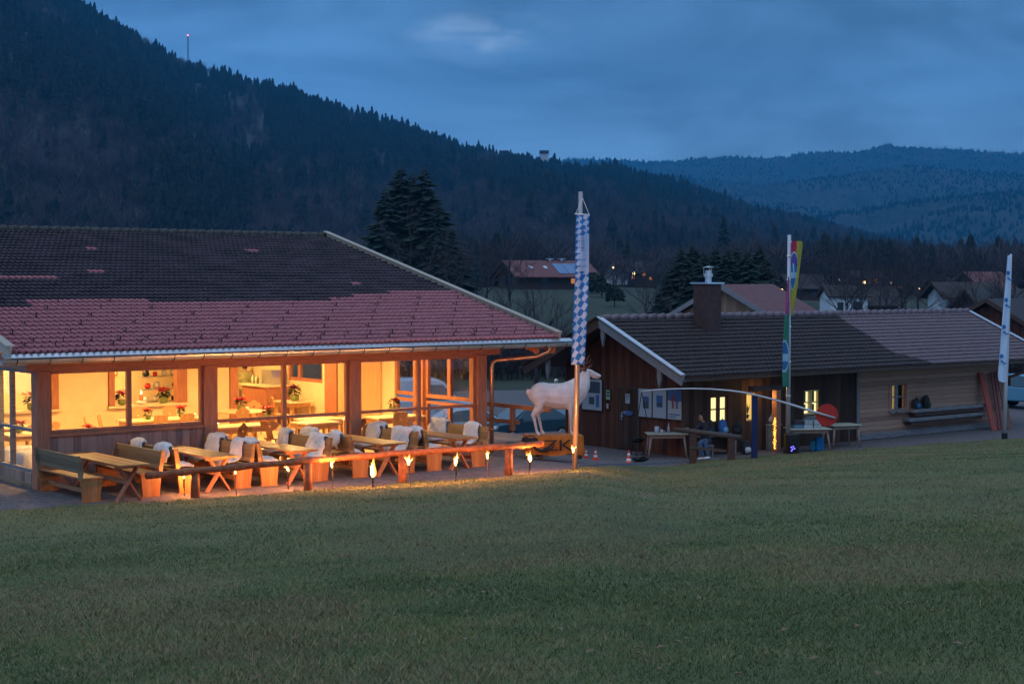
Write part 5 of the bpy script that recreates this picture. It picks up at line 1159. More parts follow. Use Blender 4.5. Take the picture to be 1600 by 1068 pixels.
st_ = thing('stool', 'plain dark stool under the seated person', 'stool', gp_+Vector((.06, .02, 0)), .2)
m = MB(); m.box(-.2, .2, -.18, .18, .36, .40); m.build('seat', M['barn_grey'], st_)
for sx in (-.16, .16):
    for sy in (-.14, .14): m = MB(); m.box(sx-.02, sx+.02, sy-.02, sy+.02, 0, .36); m.build('leg', M['barn_grey'], st_)
ST = dict(pelvis=(0,0,.95), chest=(0,0,1.28), neck=(0,0,1.48), head=(0,.01,1.63), face=(.3,1,0), sh_l=(-.19,0,1.40), el_l=(-.27,.04,1.12), wr_l=(-.22,.20,.98), sh_r=(.19,0,1.40), el_r=(.27,.03,1.12), wr_r=(.20,.20,1.0), hip_l=(-.09,0,.92), kn_l=(-.10,.02,.50), an_l=(-.10,0,.09), hip_r=(.09,0,.92), kn_r=(.10,.03,.50), an_r=(.12,0,.09))
x, y = xy(11.15, 11.5)
person('standing person in an olive jacket at the bar inside the restaurant, head out of sight', (x, y, PADZ+.10), TH-.3, ST, (M['skin'], mat('olive_jacket', (.26,.25,.11), .8, (.36,.35,.18), 6), mat('grey_trousers', (.14,.12,.09), .8), M['black']))
ST2 = dict(ST); ST2['face'] = (0, -1, 0)
person('distant person with a pale cap behind the back of the stag', Vector(((869.5-CX)/FPX*74, 74, GZ((869.5-CX)/FPX*74, 74)+.65)), .4, ST2, (M['skin'], M['black_cloth'], M['black_cloth'], M['black']))
cp = [o for o in bpy.data.objects if o.name.startswith('hair')][-1]; cp.data = cp.data.copy(); cp.data.materials.clear(); cp.data.materials.append(M['white'])
# ------------------------------------------------------------------ inside the restaurant
def IN(u, v, h=0.0): x, y = xy(u, v); return Vector((x, y, PADZ+.10+h))
def chair_mesh(kind):
    m = MB(); n = 28
    def outer(t):
        if kind == 0:   # heart shaped back
            x = .21*math.sin(t)**3*1.15; z = .19*(.8125*math.cos(t)-.3125*math.cos(2*t)-.125*math.cos(3*t)-.0625*math.cos(4*t)); return x, z
        if kind == 1: r_ = .19*(1+.10*math.cos(5*t)); return r_*math.sin(t), r_*.95*math.cos(t)
        return (.19*math.sin(t)/max(abs(math.sin(t)), abs(math.cos(t))), .20*math.cos(t)/max(abs(math.sin(t)), abs(math.cos(t))))
    vs = []
    for y in (-.012, .012):
        for q in range(n): t = 2*math.pi*q/n; x, z = outer(t); vs.append((x, y, z))
        for q in range(n): t = 2*math.pi*q/n; vs.append((.04*math.sin(t)**3, y, .04*math.cos(t)))
    fs = []
    for q in range(n): p = (q+1) % n; fs += [(q, p, n+p, n+q), (2*n+q, 3*n+q, 3*n+p, 2*n+p), (q, 2*n+q, 2*n+p, p), (n+q, n+p, 3*n+p, 3*n+q)]
    tilt = Matrix.Translation((0, .22, .76)) @ Euler((R(-12), 0, 0)).to_matrix().to_4x4(); m.add([tilt @ Vector(p) for p in vs], fs)
    m.add([tilt @ Vector(p) for p in ((-.05,-.012,-.14), (.05,-.012,-.14), (.075,-.012,-.34), (-.075,-.012,-.34), (-.05,.012,-.14), (.05,.012,-.14), (.075,.012,-.34), (-.075,.012,-.34))], ((0,1,2,3),(7,6,5,4),(0,4,5,1),(1,5,6,2),(2,6,7,3),(3,7,4,0)))
    return m
def make_chair(kind, dark=False):
    t = thing('carved_chair', '', 'chair', group='carved wooden chairs inside the restaurant'); w_ = M['chair_dark'] if dark else M['chairwood']
    chair_mesh(kind).build('backrest', w_, t)
    m = MB(); m.prism([(-.17, -.20), (.17, -.20), (.21, .10), (.15, .20), (-.15, .20), (-.21, .10)], .43, .46, lambda p, q: (p[0], p[1], q)); m.build('seat', w_, t, bevel=.005)
    for sx in (-1, 1):
        for sy in (-1, 1): m = MB(); m.tube([(sx*.20, sy*.21, 0), (sx*.12, sy*.13, .43)], [.014, .02], 7); m.build('leg', w_, t, True)
    return t
M['chair_dark'] = mat('dark_chair_wood', (.16,.06,.025), .5, (.24,.10,.045), 3, (8,8,1))
protos = {}
CH = [(1.55, 3.9, .3, 0, 0, 'carved chair behind the first window, left of the pair at the blank wall'), (2.1, 4.3, .2, 0, 0, 'carved chair behind the first window, right one of the pair'), (3.2, 4.6, 1.1, 2, 0, 'tilted-back plank chair in the middle of the first window, left one'), (3.7, 4.9, 1.0, 2, 0, 'plank chair in the middle of the first window, right one'),
      (4.7, 4.3, math.pi, 2, 0, 'plain chair in front of the long table, leftmost'), (5.4, 4.25, math.pi, 2, 0, 'plain chair in front of the long table, middle'), (6.1, 4.3, math.pi, 2, 0, 'plain chair in front of the long table, right'), (5.2, 6.2, 0, 2, 0, 'chair behind the long table, left'), (6.1, 6.2, 0, 2, 0, 'chair behind the long table, right'),
      (7.6, 5.35, math.pi-.1, 1, 0, 'chair with a rounded back in front of the round table'), (8.9, 6.9, -.5, 1, 0, 'chair with a rounded back behind the round table'), (5.15, 1.05, math.pi+.4, 1, 1, 'dark scalloped-back chair close behind the lower pane of the middle bay'), (6.55, 1.7, 2.2, 0, 1, 'dark heart-backed chair beside the mullion of the middle bay'),
      (8.35, .9, math.pi+.2, 0, 1, 'heart-backed chair in the lower left pane of the right bay'), (9.35, 2.2, 1.2, 2, 0, 'plank chair left of the table in the right bay'), (10.0, 1.35, math.pi-.3, 2, 0, 'plank chair in front of the table in the right bay'), (11.0, 1.1, -2.2, 2, 0, 'leaning pale chair by the right side window'), (10.2, 7.7, 1.3, 2, 0, 'chair at the side table under the inner window'), (9.9, 8.8, 1.2, 2, 0, 'stool-like chair behind the mullion near the bar')]
for u, v, rz, kd, dk, lab in CH:
    if (kd, dk) not in protos: o = protos[(kd, dk)] = make_chair(kd, dk)
    else: o = dup(protos[(kd, dk)], (0, 0, 0))
    o['label'] = lab; o.location = IN(u, v); o.rotation_euler = (0, 0, TH+rz)
def rtable(label, u, v, L, Wd, round_=False, rz=0):
    t = thing('dining_table', label, 'table', IN(u, v), TH+rz); m = MB()
    if round_: m.lathe([(L/2-.01, .72), (L/2, .73), (L/2, .755), (L/2-.01, .76)], n=36)
    else: m.box(-L/2, L/2, -Wd/2, Wd/2, .72, .76)
    m.build('tabletop', M['tabletop'], t)
    if round_:
        for k in range(3): m = MB(); m.beam((0, 0, .68), (.42*math.cos(k*2.1), .42*math.sin(k*2.1), 0), .07, .07); m.build('leg', M['chairwood'], t)
    else:
        m = MB(); m.box(-L/2+.06, L/2-.06, -Wd/2+.06, Wd/2-.06, .60, .719); m.build('apron', M['chairwood'], t)
        for sx in (-1, 1):
            for sy in (-1, 1): m = MB(); m.beam((sx*(L/2-.1), sy*(Wd/2-.1), .60), (sx*(L/2-.04), sy*(Wd/2-.06), 0), .06, .06); m.build('leg', M['chairwood'], t)
    return t
rtable('long pale dining table behind the right half of the first window', 5.45, 5.2, 2.5, .85)
rtable('dining table at the left end of the room beside the first window post', 1.3, 5.3, 1.3, .8); rtable('low table edge just inside the first window with a red plant', 2.1, 2.4, 1.3, .75)
rtable('round pale table in the left half of the middle bay', 8.1, 6.1, 1.25, 0, True)
rtable('long table right behind the lower left pane of the middle bay', 5.6, 2.3, 2.1, .8); rtable('square-legged table behind the lower right pane of the middle bay', 8.5, 2.7, 1.1, .8)
rtable('table left of the heart-backed chair in the right bay', 7.9, 1.9, 1.0, .8); rtable('table in the right bay near the side windows', 10.4, 2.1, 1.5, .8); rtable('side table with a dark red plant under the inner window', 11.0, 8.3, .8, 1.0)
def plant(label, loc, s=1.0, dark=False):
    t = thing('poinsettia', label, 'plant', loc, random.random()*6); t.scale = (s,)*3
    m = MB(); m.lathe([(.06, 0), (.085, .02), (.09, .12), (.075, .13)], n=14); m.build('pot', M['pot'], t, True)
    m = MB(); m2 = MB()
    def leaf(mm, th, el, L_, w_, z0, r0):
        d = Vector((math.cos(th)*math.cos(el), math.sin(th)*math.cos(el), math.sin(el))); sd = Vector((-math.sin(th), math.cos(th), 0)); b_ = Vector((math.cos(th)*r0, math.sin(th)*r0, z0))
        mm.add([b_, b_+d*L_*.5+sd*w_+Vector((0,0,.01)), b_+d*L_-Vector((0,0,.02)), b_+d*L_*.5-sd*w_+Vector((0,0,.01))], [(0,1,2,3)])
    for k in range(22): leaf(m, random.random()*6.28, random.uniform(-.5, .4), random.uniform(.10, .17), .035, .15+random.uniform(0, .12), .04)
    for k in range(9 if s > .7 else 5):
        th0, r0 = random.random()*6.28, random.uniform(.02, .13); c = Vector((r0*math.cos(th0), r0*math.sin(th0), .27+random.uniform(-.03, .04)))
        for q in range(9):
            th = q*.7+k; d = Vector((math.cos(th), math.sin(th), random.uniform(-.1, .5))); sd = Vector((-math.sin(th), math.cos(th), 0))*.026; L_ = random.uniform(.09, .14)
            m2.add([c, c+d*L_*.5+sd, c+d*L_, c+d*L_*.5-sd], [(0,1,2,3)])
    m.build('leaves', M['leaf'], t); m2.build('bracts', M['bract'] if not dark else mat('dark_bract', (.20,.02,.02), .6), t)
    return t
plant('large poinsettia on the hatch sill left of the mullion', IN(5.2, 7.45, .97), 1.2); plant('largest red poinsettia on the hatch sill at the right', IN(6.42, 7.45, .97), 1.3)
plant('poinsettia on the far left hatch sill, seen past the corner post', IN(2.7, 7.4, .97), 1.4)
plant('small poinsettia on the left of the long table', IN(4.85, 5.1, .77), .85); plant('small poinsettia on the right of the long table', IN(5.85, 5.25, .77), .85)
plant('bright poinsettia on the round table', IN(8.0, 6.0, .77), 1.15); plant('red plant at the sill of the middle bay, low in the left pane', IN(7.35, 3.4, .77), 1.0); plant('red plant at the bottom edge of the first window', IN(2.1, 2.4, .66), 1.0)
plant('dark red poinsettia on the side table by the bar', IN(11.0, 8.2, .77), 1.4, True); plant('dark plant beside the mullion of the right bay', IN(11.0, 3.0, .77), 1.1, True); plant('small plant on the side table seen through the corner glazing', IN(.9, 3.6, .77), .9); rtable('small table seen through the corner glazing', .9, 3.6, .8, .8)
def lantern(label, loc, s=1.0):
    t = thing('candle_lantern', label, 'candle', loc); t.scale = (s,)*3
    m = MB(); m.lathe([(.03, 0), (.09, .01), (.10, .05), (.06, .07)], n=16); m.build('dish', M['white'], t, True)
    m = MB(); m.lathe([(.04, .06), (.04, .18)], n=12); m.build('candle', M['wax'], t, True)
    m = MB(); m.tube([(0,0,.19), (.004,0,.22), (0,0,.27)], [.008, .018, .003], 8); m.build('flame', M['flame_core'], t, True)
    return t
lantern('tall candle in a glass dish in the middle of the hatch sill', IN(5.75, 7.43, .97), 1.4)
for i, (u, v, lab) in enumerate(((5.35, 5.2, 'white tea light cup in the middle of the long table'), (8.3, 6.2, 'tea light cup on the round table'), (6.2, 5.2, 'pale cup with folded napkins at the right of the long table'))):
    t = thing('table_cup', lab, 'cup', IN(u, v, .76)); m = MB(); m.lathe([(.035, 0), (.045, .01), (.05, .09), (.042, .09), (.03, .02)], n=12); m.build('body', M['white'], t, True)
# kitchen shelf and crockery
t = thing('kitchen_shelf', 'steel kitchen shelves with dark and white crockery behind the hatch', 'shelf', IN(6.95, 8.6), TH)
for h in (.9, 1.25, 1.6, 1.95): m = MB(); m.box(-.6, .7, 0, .35, h, h+.03); m.build('board', M['chrome'], t)
for i in range(16): m = MB(); h = (.93, 1.28, 1.63, 1.98)[i % 4]; m.lathe([(.05, 0), (.07+.02*(i % 3), .05+.03*(i % 2)), (.06, .12+.04*(i % 3))], (-.45+.28*(i//4)+.05*(i % 2), .12, h), 10); m.build('crockery', [M['white'], M['black'], M['bract'], M['white'], M['black']][(i*7) % 5], t, True)

t = thing('kitchen_counter', 'low kitchen counter behind the serving hatch', 'counter', IN(5.2, 8.6), TH); m = MB(); m.box(-1.2, .5, 0, .5, 0, 1.15); m.build('body', M['tabletop'], t)
t = thing('bar_counter', 'dark wooden bar counter with pale top beside the standing person', 'counter', IN(11.1, 9.3), TH)
m = MB(); m.box(-.45, .35, .0, 1.5, 0, 1.12); m.build('body', M['pine'], t); m = MB(); m.box(-.5, .38, -.05, 1.55, 1.12, 1.17); m.build('top', M['tabletop'], t)
m = MB(); m.box(-.1, .3, .3, .9, 1.17, 1.6); m.build('coffee_machine', M['chrome'], t)
for i in range(5): m = MB(); m.lathe([(.03, 0), (.035, .16), (.012, .2), (.012, .25)], (-.2, .95+i*.11, 1.17), 8); m.build('bottle', [M['pot'], M['white']][i % 2], t, True)
for i, (v, lab) in enumerate(((1.9, 'sheepskin-covered seat nearer the corner post, seen through the side glazing'), (3.0, 'second sheepskin-covered seat farther in behind the side glazing'))):
    t = thing('upholstered_bench', lab, 'bench', IN(.55, v), TH); m = MB(); m.box(-.3, .5, -.25, .25, 0, .42); m.build('seat', M['chairwood'], t)
    m = MB(); nn = 14
    V = [(-.36+.92*i_/nn, -.30+.6*j_/nn, .44+.10*math.sin(i_/nn*math.pi)**.5*math.sin(j_/nn*math.pi)**.5+.012*math.sin(i_*2.1+j_)) if 0 < i_ < nn and 0 < j_ < nn else (-.36+.92*i_/nn+.03*math.sin(j_*1.3), -.30+.6*j_/nn+.03*math.sin(i_*1.7), .18+.05*math.sin(i_+j_)) for j_ in range(nn+1) for i_ in range(nn+1)]
    m.add(V, [(j_*(nn+1)+i_, j_*(nn+1)+i_+1, (j_+1)*(nn+1)+i_+1, (j_+1)*(nn+1)+i_) for j_ in range(nn) for i_ in range(nn)]); m.build('fleece_cover', M['fleece'], t, True)
t = thing('menu_frame', 'small framed notice on the cream kitchen wall', 'frame', IN(6.0, 9.95, 1.75), TH); m = MB(); m.box(-.2, .2, -.03, .0, -.14, .14); m.build('frame', M['pine'], t); m = MB(); m.box(-.16, .16, -.035, -.031, -.10, .10); m.build('sheet', M['plaster'], t)
# ------------------------------------------------------------------ vehicles
def car(name, label, cat, loc, rz, col, kind='car', s=1.0):
    t = thing(name, label, cat, loc, rz); t.scale = (s,)*3; pm = mat('car_paint', col, .25, spec=.6); gm = M['carglass']
    if kind == 'car':
        low = [(-2.1, .35), (-2.15, .62), (-2.0, .82), (-1.0, .93), (.0, .95), (1.2, .96), (2.0, .92), (2.1, .6), (2.05, .32)]; cab = [(-1.15, .93), (-.45, 1.40), (.1, 1.46), (.9, 1.42), (1.75, .95)]; Wd = .86
    else:
        low = [(-2.4, .35), (-2.45, .8), (-2.3, 1.15), (-1.6, 1.3), (2.4, 1.3), (2.45, .35)]; cab = [(-1.75, 1.28), (-1.15, 1.95), (-.9, 2.05), (2.3, 2.05), (2.4, 1.28)]; Wd = .95
    def loft(poly, w0, w1, z0, z1): 
        m = MB(); n = len(poly); ws = [w0+(w1-w0)*(z-z0)/(z1-z0) for _, z in poly]
        m.add([(x, -w_, z) for (x, z), w_ in zip(poly, ws)]+[(x, w_, z) for (x, z), w_ in zip(poly, ws)], [tuple(range(n)), tuple(range(2*n-1, n-1, -1))]+[(i, n+i, n+(i+1) % n, (i+1) % n) for i in range(n)]); return m
    loft(low, Wd, Wd*.97, .3, 1.0).build('body', pm, t, bevel=.05); top = max(z for _, z in cab)
    loft(cab, Wd*.95, Wd*.76, .93, top).build('cabin', pm if kind != 'car' else pm, t, bevel=.04)
    for sy in (-1, 1):
        cb = [(x*.93+(.02), z*.96+.035) for x, z in cab]; ws = [Wd*.95+(Wd*(.76-.95))*(z-.93)/(top-.93)+.006 for _, z in cb]
        if kind != 'car': cb = [(-1.6, 1.35), (-1.1, 1.85), (-.5, 1.85), (-.5, 1.35)]; ws = [.92, .80, .80, .92]
        m = MB(); m.add([(x, sy*w_, z) for (x, z), w_ in zip(cb, ws)], [tuple(range(len(cb)))]); m.build('side_window', gm, t)
        m = MB(); m.box(-1.55, -1.35, sy*Wd-.02, sy*(Wd+.005)+.0, .66, .74) if False else m.box(-2.14, -2.0, sy*Wd*.75-.14, sy*Wd*.75+.14, .62, .76); m.build('headlight', M['white'], t, bevel=.02)
        m = MB(); m.box(-.98, -.86, sy*(Wd+.08)-.07, sy*(Wd+.08)+.07, .95, 1.07); m.build('mirror', pm, t, bevel=.02)
        for x in ((-1.32, 1.28) if kind == 'car' else (-1.6, 1.5)):
            m = MB(); m.cyl((x, sy*(Wd-.18), .31), (x, sy*(Wd+.02), .31), .31, n=20); w_ = m.build('wheel', M['rubber'], t); m = MB(); m.cyl((x, sy*(Wd-.0), .31), (x, sy*(Wd+.03), .31), .20, .18, n=12); m.build('rim', M['chrome'], w_)
    xw = (cab[0], cab[1]); m = MB(); m.add([(xw[0][0]-.02, -Wd*.85, xw[0][1]+.05), (xw[0][0]-.02, Wd*.85, xw[0][1]+.05), (xw[1][0]-.06, Wd*.72, xw[1][1]-.02), (xw[1][0]-.06, -Wd*.72, xw[1][1]-.02)], [(0,1,2,3)]); m.build('windscreen', gm, t)
    m = MB(); m.box(-2.19, -2.13, -.26, .26, .42, .53) if kind == 'car' else m.box(-2.49, -2.44, -.26, .26, .5, .61); m.build('number_plate', M['white'], t)
    return t
M['carglass'] = mat('car_glass', (.06,.10,.12), .08, spec=.8)
def onpx(px, D): x = (px-CX)/FPX*D; return Vector((x, D, GZ(x, D)))
car('parked_car', 'dark blue estate car parked behind the deck handrail and the stag', 'car', onpx(822, 67), .62, (.012,.05,.075))
car('parked_car', 'white car whose bonnet shows just right of the restaurant corner', 'car', onpx(735, 66.5), math.pi+.35, (.42,.50,.58))
car('parked_car', 'second dark teal car half hidden behind the legs of the stag', 'car', onpx(905, 72), .5, (.015,.07,.09), s=.95)
car('parked_van', 'white van seen through the right windows of the restaurant', 'van', onpx(640, 72), math.pi+.2, (.45,.52,.62), 'van', 1.25)
car('parked_car', 'pale blue car at the right picture edge beyond the barn', 'car', onpx(1606, 66), 2.2, (.12,.30,.42), s=1.0)
# ------------------------------------------------------------------ village
M['wallwhite'] = mat('white_render', (.60,.64,.68), .9); M['walldark'] = mat('dark_house_wood', (.06,.035,.028), .8); M['wallpale'] = planks('pale_gable_boards', (.20,.12,.08), (.28,.18,.11), (.34,.22,.14), 'XY', .25)
M['roofred'] = mat('house_red_roof', (.12,.030,.028), .6, (.16,.045,.04), 2); M['roofbrown'] = mat('house_brown_roof', (.022,.013,.013), .7, (.034,.020,.020), 2); M['roofgrey'] = mat('house_grey_roof', (.022,.024,.028), .7)
M['winlit'] = emis('lit_window', (1,.36,.08), .32); M['windark'] = mat('dark_window', (.02,.03,.04), .1)
def house(label, px, D, L, Wd, he, hr, rot, wall, roofm, wins=(), name='house', over=.8, z=None, extra=None):
    """ridge along local x; wins = (side, position, height, w, h, lit) with side f front / g left gable"""
    p = onpx(px, D); 
    if z is not None: p.z = z
    t = thing(name, label, 'building', p, rot)
    m = MB(); m.prism([(-Wd/2, -1), (Wd/2, -1), (Wd/2, he), (0, he+(hr-he)*.97), (-Wd/2, he)], -L/2, L/2, lambda q, x: (x, q[0], q[1])); m.build('wall', M[wall], t)
    m = MB(); sl = (hr-he)/(Wd/2); o = over
    for sg in (-1, 1): m.prism([(0, hr+.1), (sg*(Wd/2+o), he-sl*o+.1), (sg*(Wd/2+o), he-sl*o+.28), (0, hr+.28)], -L/2-o, L/2+o, lambda q, x: (x, q[0], q[1]))
    r_ = m.build('roof', M[roofm], t)
    m = MB()
    for sg in (-1, 1): m.beam((-L/2-o-.03, sg*(Wd/2+o), he-sl*o+.18), (-L/2-o-.03, 0, hr+.18), .05, .32)
    m.build('barge_board', M['barn_grey'] if name == 'outbuilding' else M['dark_wood'], r_)
    for (sd, q, h, w_, hh, lit) in wins:
        m = MB()
        if sd == 'f': m.box(q-w_/2, q+w_/2, -Wd/2-.03, -Wd/2-.004, h, h+hh)
        else: m.box(-L/2-.03, -L/2-.004, q-w_/2, q+w_/2, h, h+hh)
        m.build('window', M['winlit'] if lit else M['windark'], t)
    return t
h_ = house('long farmhouse on the grassy knoll with solar panels and one orange window', 852, 292, 15, 9.5, 2.3, 4.7, .42, 'walldark', 'roofred', [('f', 3.6, .7, 1.2, .9, 1), ('f', -2.5, .6, 1.2, 1.1, 0), ('g', 0, .3, 3.2, 2.2, 0)], 'farmhouse', 1.3)
sl = 2.4/4.75
for i in range(3):
    m = MB(); x0 = .6+i*2.0; m.prism([(-4.9, 4.7-4.9*sl+.36), (-1.3, 4.7-1.3*sl+.36), (-1.3, 4.7-1.3*sl+.32), (-4.9, 4.7-4.9*sl+.32)], x0, x0+1.92, lambda q, x: (x, q[0], q[1])); m.build('solar_panel', mat('solar_panel', (.03,.12,.28), .2, spec=.9), h_)
for x in (-4.5, -1.6): m = MB(); m.prism([(-3.0, 4.7-3*sl+.36), (-2.2, 4.7-2.2*sl+.36), (-2.2, 4.7-2.2*sl+.3), (-3.0, 4.7-3*sl+.3)], x, x+.7, lambda q, x_: (x_, q[0], q[1])); m.build('roof_window', M['chrome'], h_)
for x in (.2, 2.6): m = MB(); m.box(x, x+1.4, -.3, .5, 5.2, 5.35); m.box(x+.5, x+.9, -.2, .3, 4.7, 5.2); m.build('chimney', M['chrome'], h_)
house('wooden outbuilding with pale boarded gable and red roof just behind the barn', 1167, 115, 8.5, 6.6, 4.3, 6.15, 1.02, 'wallpale', 'roofred', [], 'outbuilding', .8, z=-6.6)
house('white rendered house with two dark windows behind the barn ridge', 1318, 225, 5.5, 4.5, 3.9, 5.2, .15, 'wallwhite', 'roofbrown', [('f', -1.3, 1.9, .9, 1.2, 0), ('f', 1.1, 1.9, 1.1, 1.3, 0)], z=-6.0, over=.4)
house('house with a dark timber upper floor right of the white one', 1358, 245, 7, 7, 4.2, 6.6, .1, 'walldark', 'roofbrown', [('f', -1.5, 2.2, 1.1, 1.1, 0), ('f', 1.6, .8, 1.6, 1.8, 0)], z=-7.6)
house('village house with a bright cluster of four lit windows', 1347, 330, 6, 6, 3.8, 4.9, .2, 'walldark', 'roofbrown', [('f', .2, 2.5, .9, 1.0, 1), ('f', 1.5, 2.5, .9, 1.0, 1), ('f', .2, .9, .9, 1.0, 1), ('f', 1.5, .9, .9, 1.0, 1)], z=-2.9)
house('white gabled cottage with a red roof on the far field edge', 962, 420, 5, 5.5, 3, 5.4, 1.2, 'wallwhite', 'roofred', [('f', 0, 1.4, .9, .9, 0)], z=.2)
house('far house with two tiny orange lights left of the spruce group', 998, 430, 9, 7, 3.6, 6, .1, 'walldark', 'roofbrown', [('f', -2.2, 1.6, .8, .8, 1), ('f', .8, 2.4, .8, .8, 1), ('f', 2.6, 1.3, .8, .8, 1)], z=-.8)
house('white-walled house with a big brown roof near the right edge', 1506, 190, 7, 5, 4.5, 5.9, .2, 'wallwhite', 'roofbrown', [('f', -2.8, 1.4, 1.1, 1.2, 0), ('f', 1.0, 1.4, 1.1, 1.2, 0)], z=-6.2)
house('dark barn-like house with pale gable edge behind the white banner', 1580, 125, 9, 8, 4.3, 6.6, .9, 'barn_gable', 'roofbrown', [], z=-8.2)
house('low grey-roofed shed between the right-hand houses', 1560, 160, 6, 6, 4.0, 5.6, .2, 'walldark', 'roofgrey', [], 'shed', z=-6.6)
house('red-roofed house with rooflights high at the right', 1534, 260, 8, 8, 4.2, 7.3, .6, 'walldark', 'roofred', [('g', 0, 2, 1.2, 1.2, 0)], z=-5.9)
house('far white house with a bright roof by the right flag pole', 1490, 300, 6, 6, 3, 5.5, .9, 'wallwhite', 'roofgrey', [('f', 0, 1.2, .9, .9, 0)], z=-5.0)
house('tiny far house left of the four lit windows', 1314, 380, 6, 6, 3, 5, .4, 'wallwhite', 'roofbrown', [], z=-3.0)
house('tiny far house with a lit gable window in mid village', 1398, 400, 7, 6, 3, 5.2, .2, 'walldark', 'roofred', [('f', 0, 1.4, .8, .8, 1)], z=-3.4)
house('far red-roofed house below the woodland right of centre', 1470, 420, 9, 7, 3.4, 6, .5, 'wallwhite', 'roofred', [('f', -1, 1.4, .8, .8, 0)], z=-.6)
house('far cottage behind the twisted banner', 1252, 300, 7, 6, 3, 5.2, .3, 'walldark', 'roofbrown', [('f', 1.2, 1.3, .7, .7, 0)], z=-4.0)
def lamp(label, px, py, D, e=6, r_=.16):
    e *= .55
    p = P(px, py, D); g = GZ(p.x, p.y); t = thing('street_lamp', label, 'street lamp', (p.x, p.y, g), 0, 'village street lamps')
    m = MB(); m.cyl((0, 0, -.3), (0, 0, p.z-g), .06, .04, 6); m.build('post', M['iron'], t); m = MB(); m.blob((0, 0, p.z-g), r_, 8); m.build('lamp_glass', emis('warm_lamp', (1,.62,.28), e), t, True)
lamp('warm lamp above the red roof behind the barn', 1220, 455, 120, 5, .22); lamp('bright point of light in front of the four-window house', 1350, 441, 300, 7, .3); lamp('left one of the far lights beside the dark spruces', 990, 427, 400, 7, .35); lamp('small cool light in the middle of the village', 1240, 460, 200, 4, .14)
for i, (px, py) in enumerate(((958, 418), (1311, 437), (1392, 442), (1436, 451), (1503, 431), (1519, 434))): lamp(['pale light at the far cottage', 'light left of the four-window house', 'light at the far red roof', 'light low in the village trees', 'light at the right group of houses, left one', 'light at the right group of houses, right one'][i], px, py, 330, 3, .2)
# hilltop buildings and mast
def hp(px, dd=1.0): a_ = (px-CX)/FPX; D = float(hill_D(a_))*dd; x = a_*D; return Vector((x, D, float(hill_z(np.array(x), np.array(D)))))
for px, py0, w_, h__, lab, wl in ((787, 236, 13, 11, 'dark square block on the wooded crest', 'walldark'), (816, 243, 20, 9, 'low pale lodge on the crest with two small roof peaks', 'wallwhite'), (850, 236, 13, 26, 'pale tower house with dark flat-topped roof on the crest', 'wallwhite')):
    p = hp(px, .985); D = p.y; t = thing('hilltop_building', lab, 'building', (p.x, p.y, P(px, py0, D).z), 0); k = D/FPX
    m = MB(); m.box(-w_*k/2, w_*k/2, 0, 12, -h__*k-14, -6*k*.8); m.build('wall', M[wl], t); m = MB(); m.box(-w_*k*.56, w_*k*.56, -1, 13, -6*k*.8, 0) if px != 816 else [m.prism([(c-5*k, -4.8*k), (c+5*k, -4.8*k), (c, 0)], 0, 12, lambda q, y: (q[0], y, q[1])) for c in (-5*k, 5*k)]; m.build('roof', M['walldark'], t)
p = hp(297, .99); t = thing('radio_mast', 'thin lattice mast with a red light on the mountain crest', 'mast', p)
H = P(297, 59, p.y).z-p.z; m = MB()
for k in range(3): m.cyl((1.1*math.cos(k*2.1), 1.1*math.sin(k*2.1), -5), (.5*math.cos(k*2.1), .5*math.sin(k*2.1), H), .22, .16, 5)
for j in range(10): z_ = H*.2+j*H*.08; m.cyl((-.9, 0, z_), (.9, 0, z_+H*.08), .12, n=4); m.cyl((.9, 0, z_), (-.9, 0, z_+H*.08), .12, n=4)
m.build('lattice', M['iron'], t); m = MB(); m.blob((0, 0, H+.6), .9, 8); m.build('warning_light', emis('red_light', (1,.12,.10), 6), t, True)
# ------------------------------------------------------------------ trees
def make_spruce(seed, H=20):
    r = random.Random(seed); m = MB(); n = 34
    for l in range(n):
        f = l/(n-1); z = H*(.06+.92*f); R0 = H*.215*(1-f)**.78+.15; nb = int(26-15*f)
        for k in range(nb):
            th = r.random()*6.28; L_ = R0*r.uniform(.65, 1.18); dp = L_*r.uniform(.22, .42)
            d = Vector((math.cos(th), math.sin(th), 0)); sd = Vector((-math.sin(th), math.cos(th), 0)); b = Vector((0, 0, z+r.uniform(-.3, .3)))
            q1 = b+d*L_*.45-Vector((0,0,dp*.35)); q2 = b+d*L_-Vector((0,0,dp)); w_ = L_*.24
            m.add([b, q1+sd*w_, q2+sd*w_*.35, q2+d*.2, q2-sd*w_*.35, q1-sd*w_, q1+Vector((0,0,.12*L_)), q1-Vector((0,0,.32*L_))], [(0,1,6), (6,1,2), (6,2,3), (6,3,4), (6,4,5), (0,6,5), (0,1,7), (0,7,5), (7,1,2), (7,4,5)])
    t = thing('spruce_tree', '', 'tree'); m.build('crown', M['spruce'], t); m = MB(); m.tube([(0,0,-.5), (0,0,H*.5), (0,0,H*.99)], [H*.014, H*.009, .03], 8); m.build('trunk', M['bare'], t, True); return t
sp = [make_spruce(i) for i in range(3)]; cnt = 0; usedp = set()
def put(proto_list, i, px, D, H, base, label, group, wid=1.0, z=None):
    i = i % len(proto_list); o = proto_list[i]
    if (id(proto_list), i) in usedp: o = dup(o, (0,0,0))
    usedp.add((id(proto_list), i)); p = onpx(px, D)
    if z is not None: p.z = z
    o.location = p; o.rotation_euler = (0, 0, random.random()*6.28); s_ = H/base; o.scale = (s_*wid, s_*wid, s_); o['label'] = label; o['group'] = group; o['category'] = 'tree'; return o
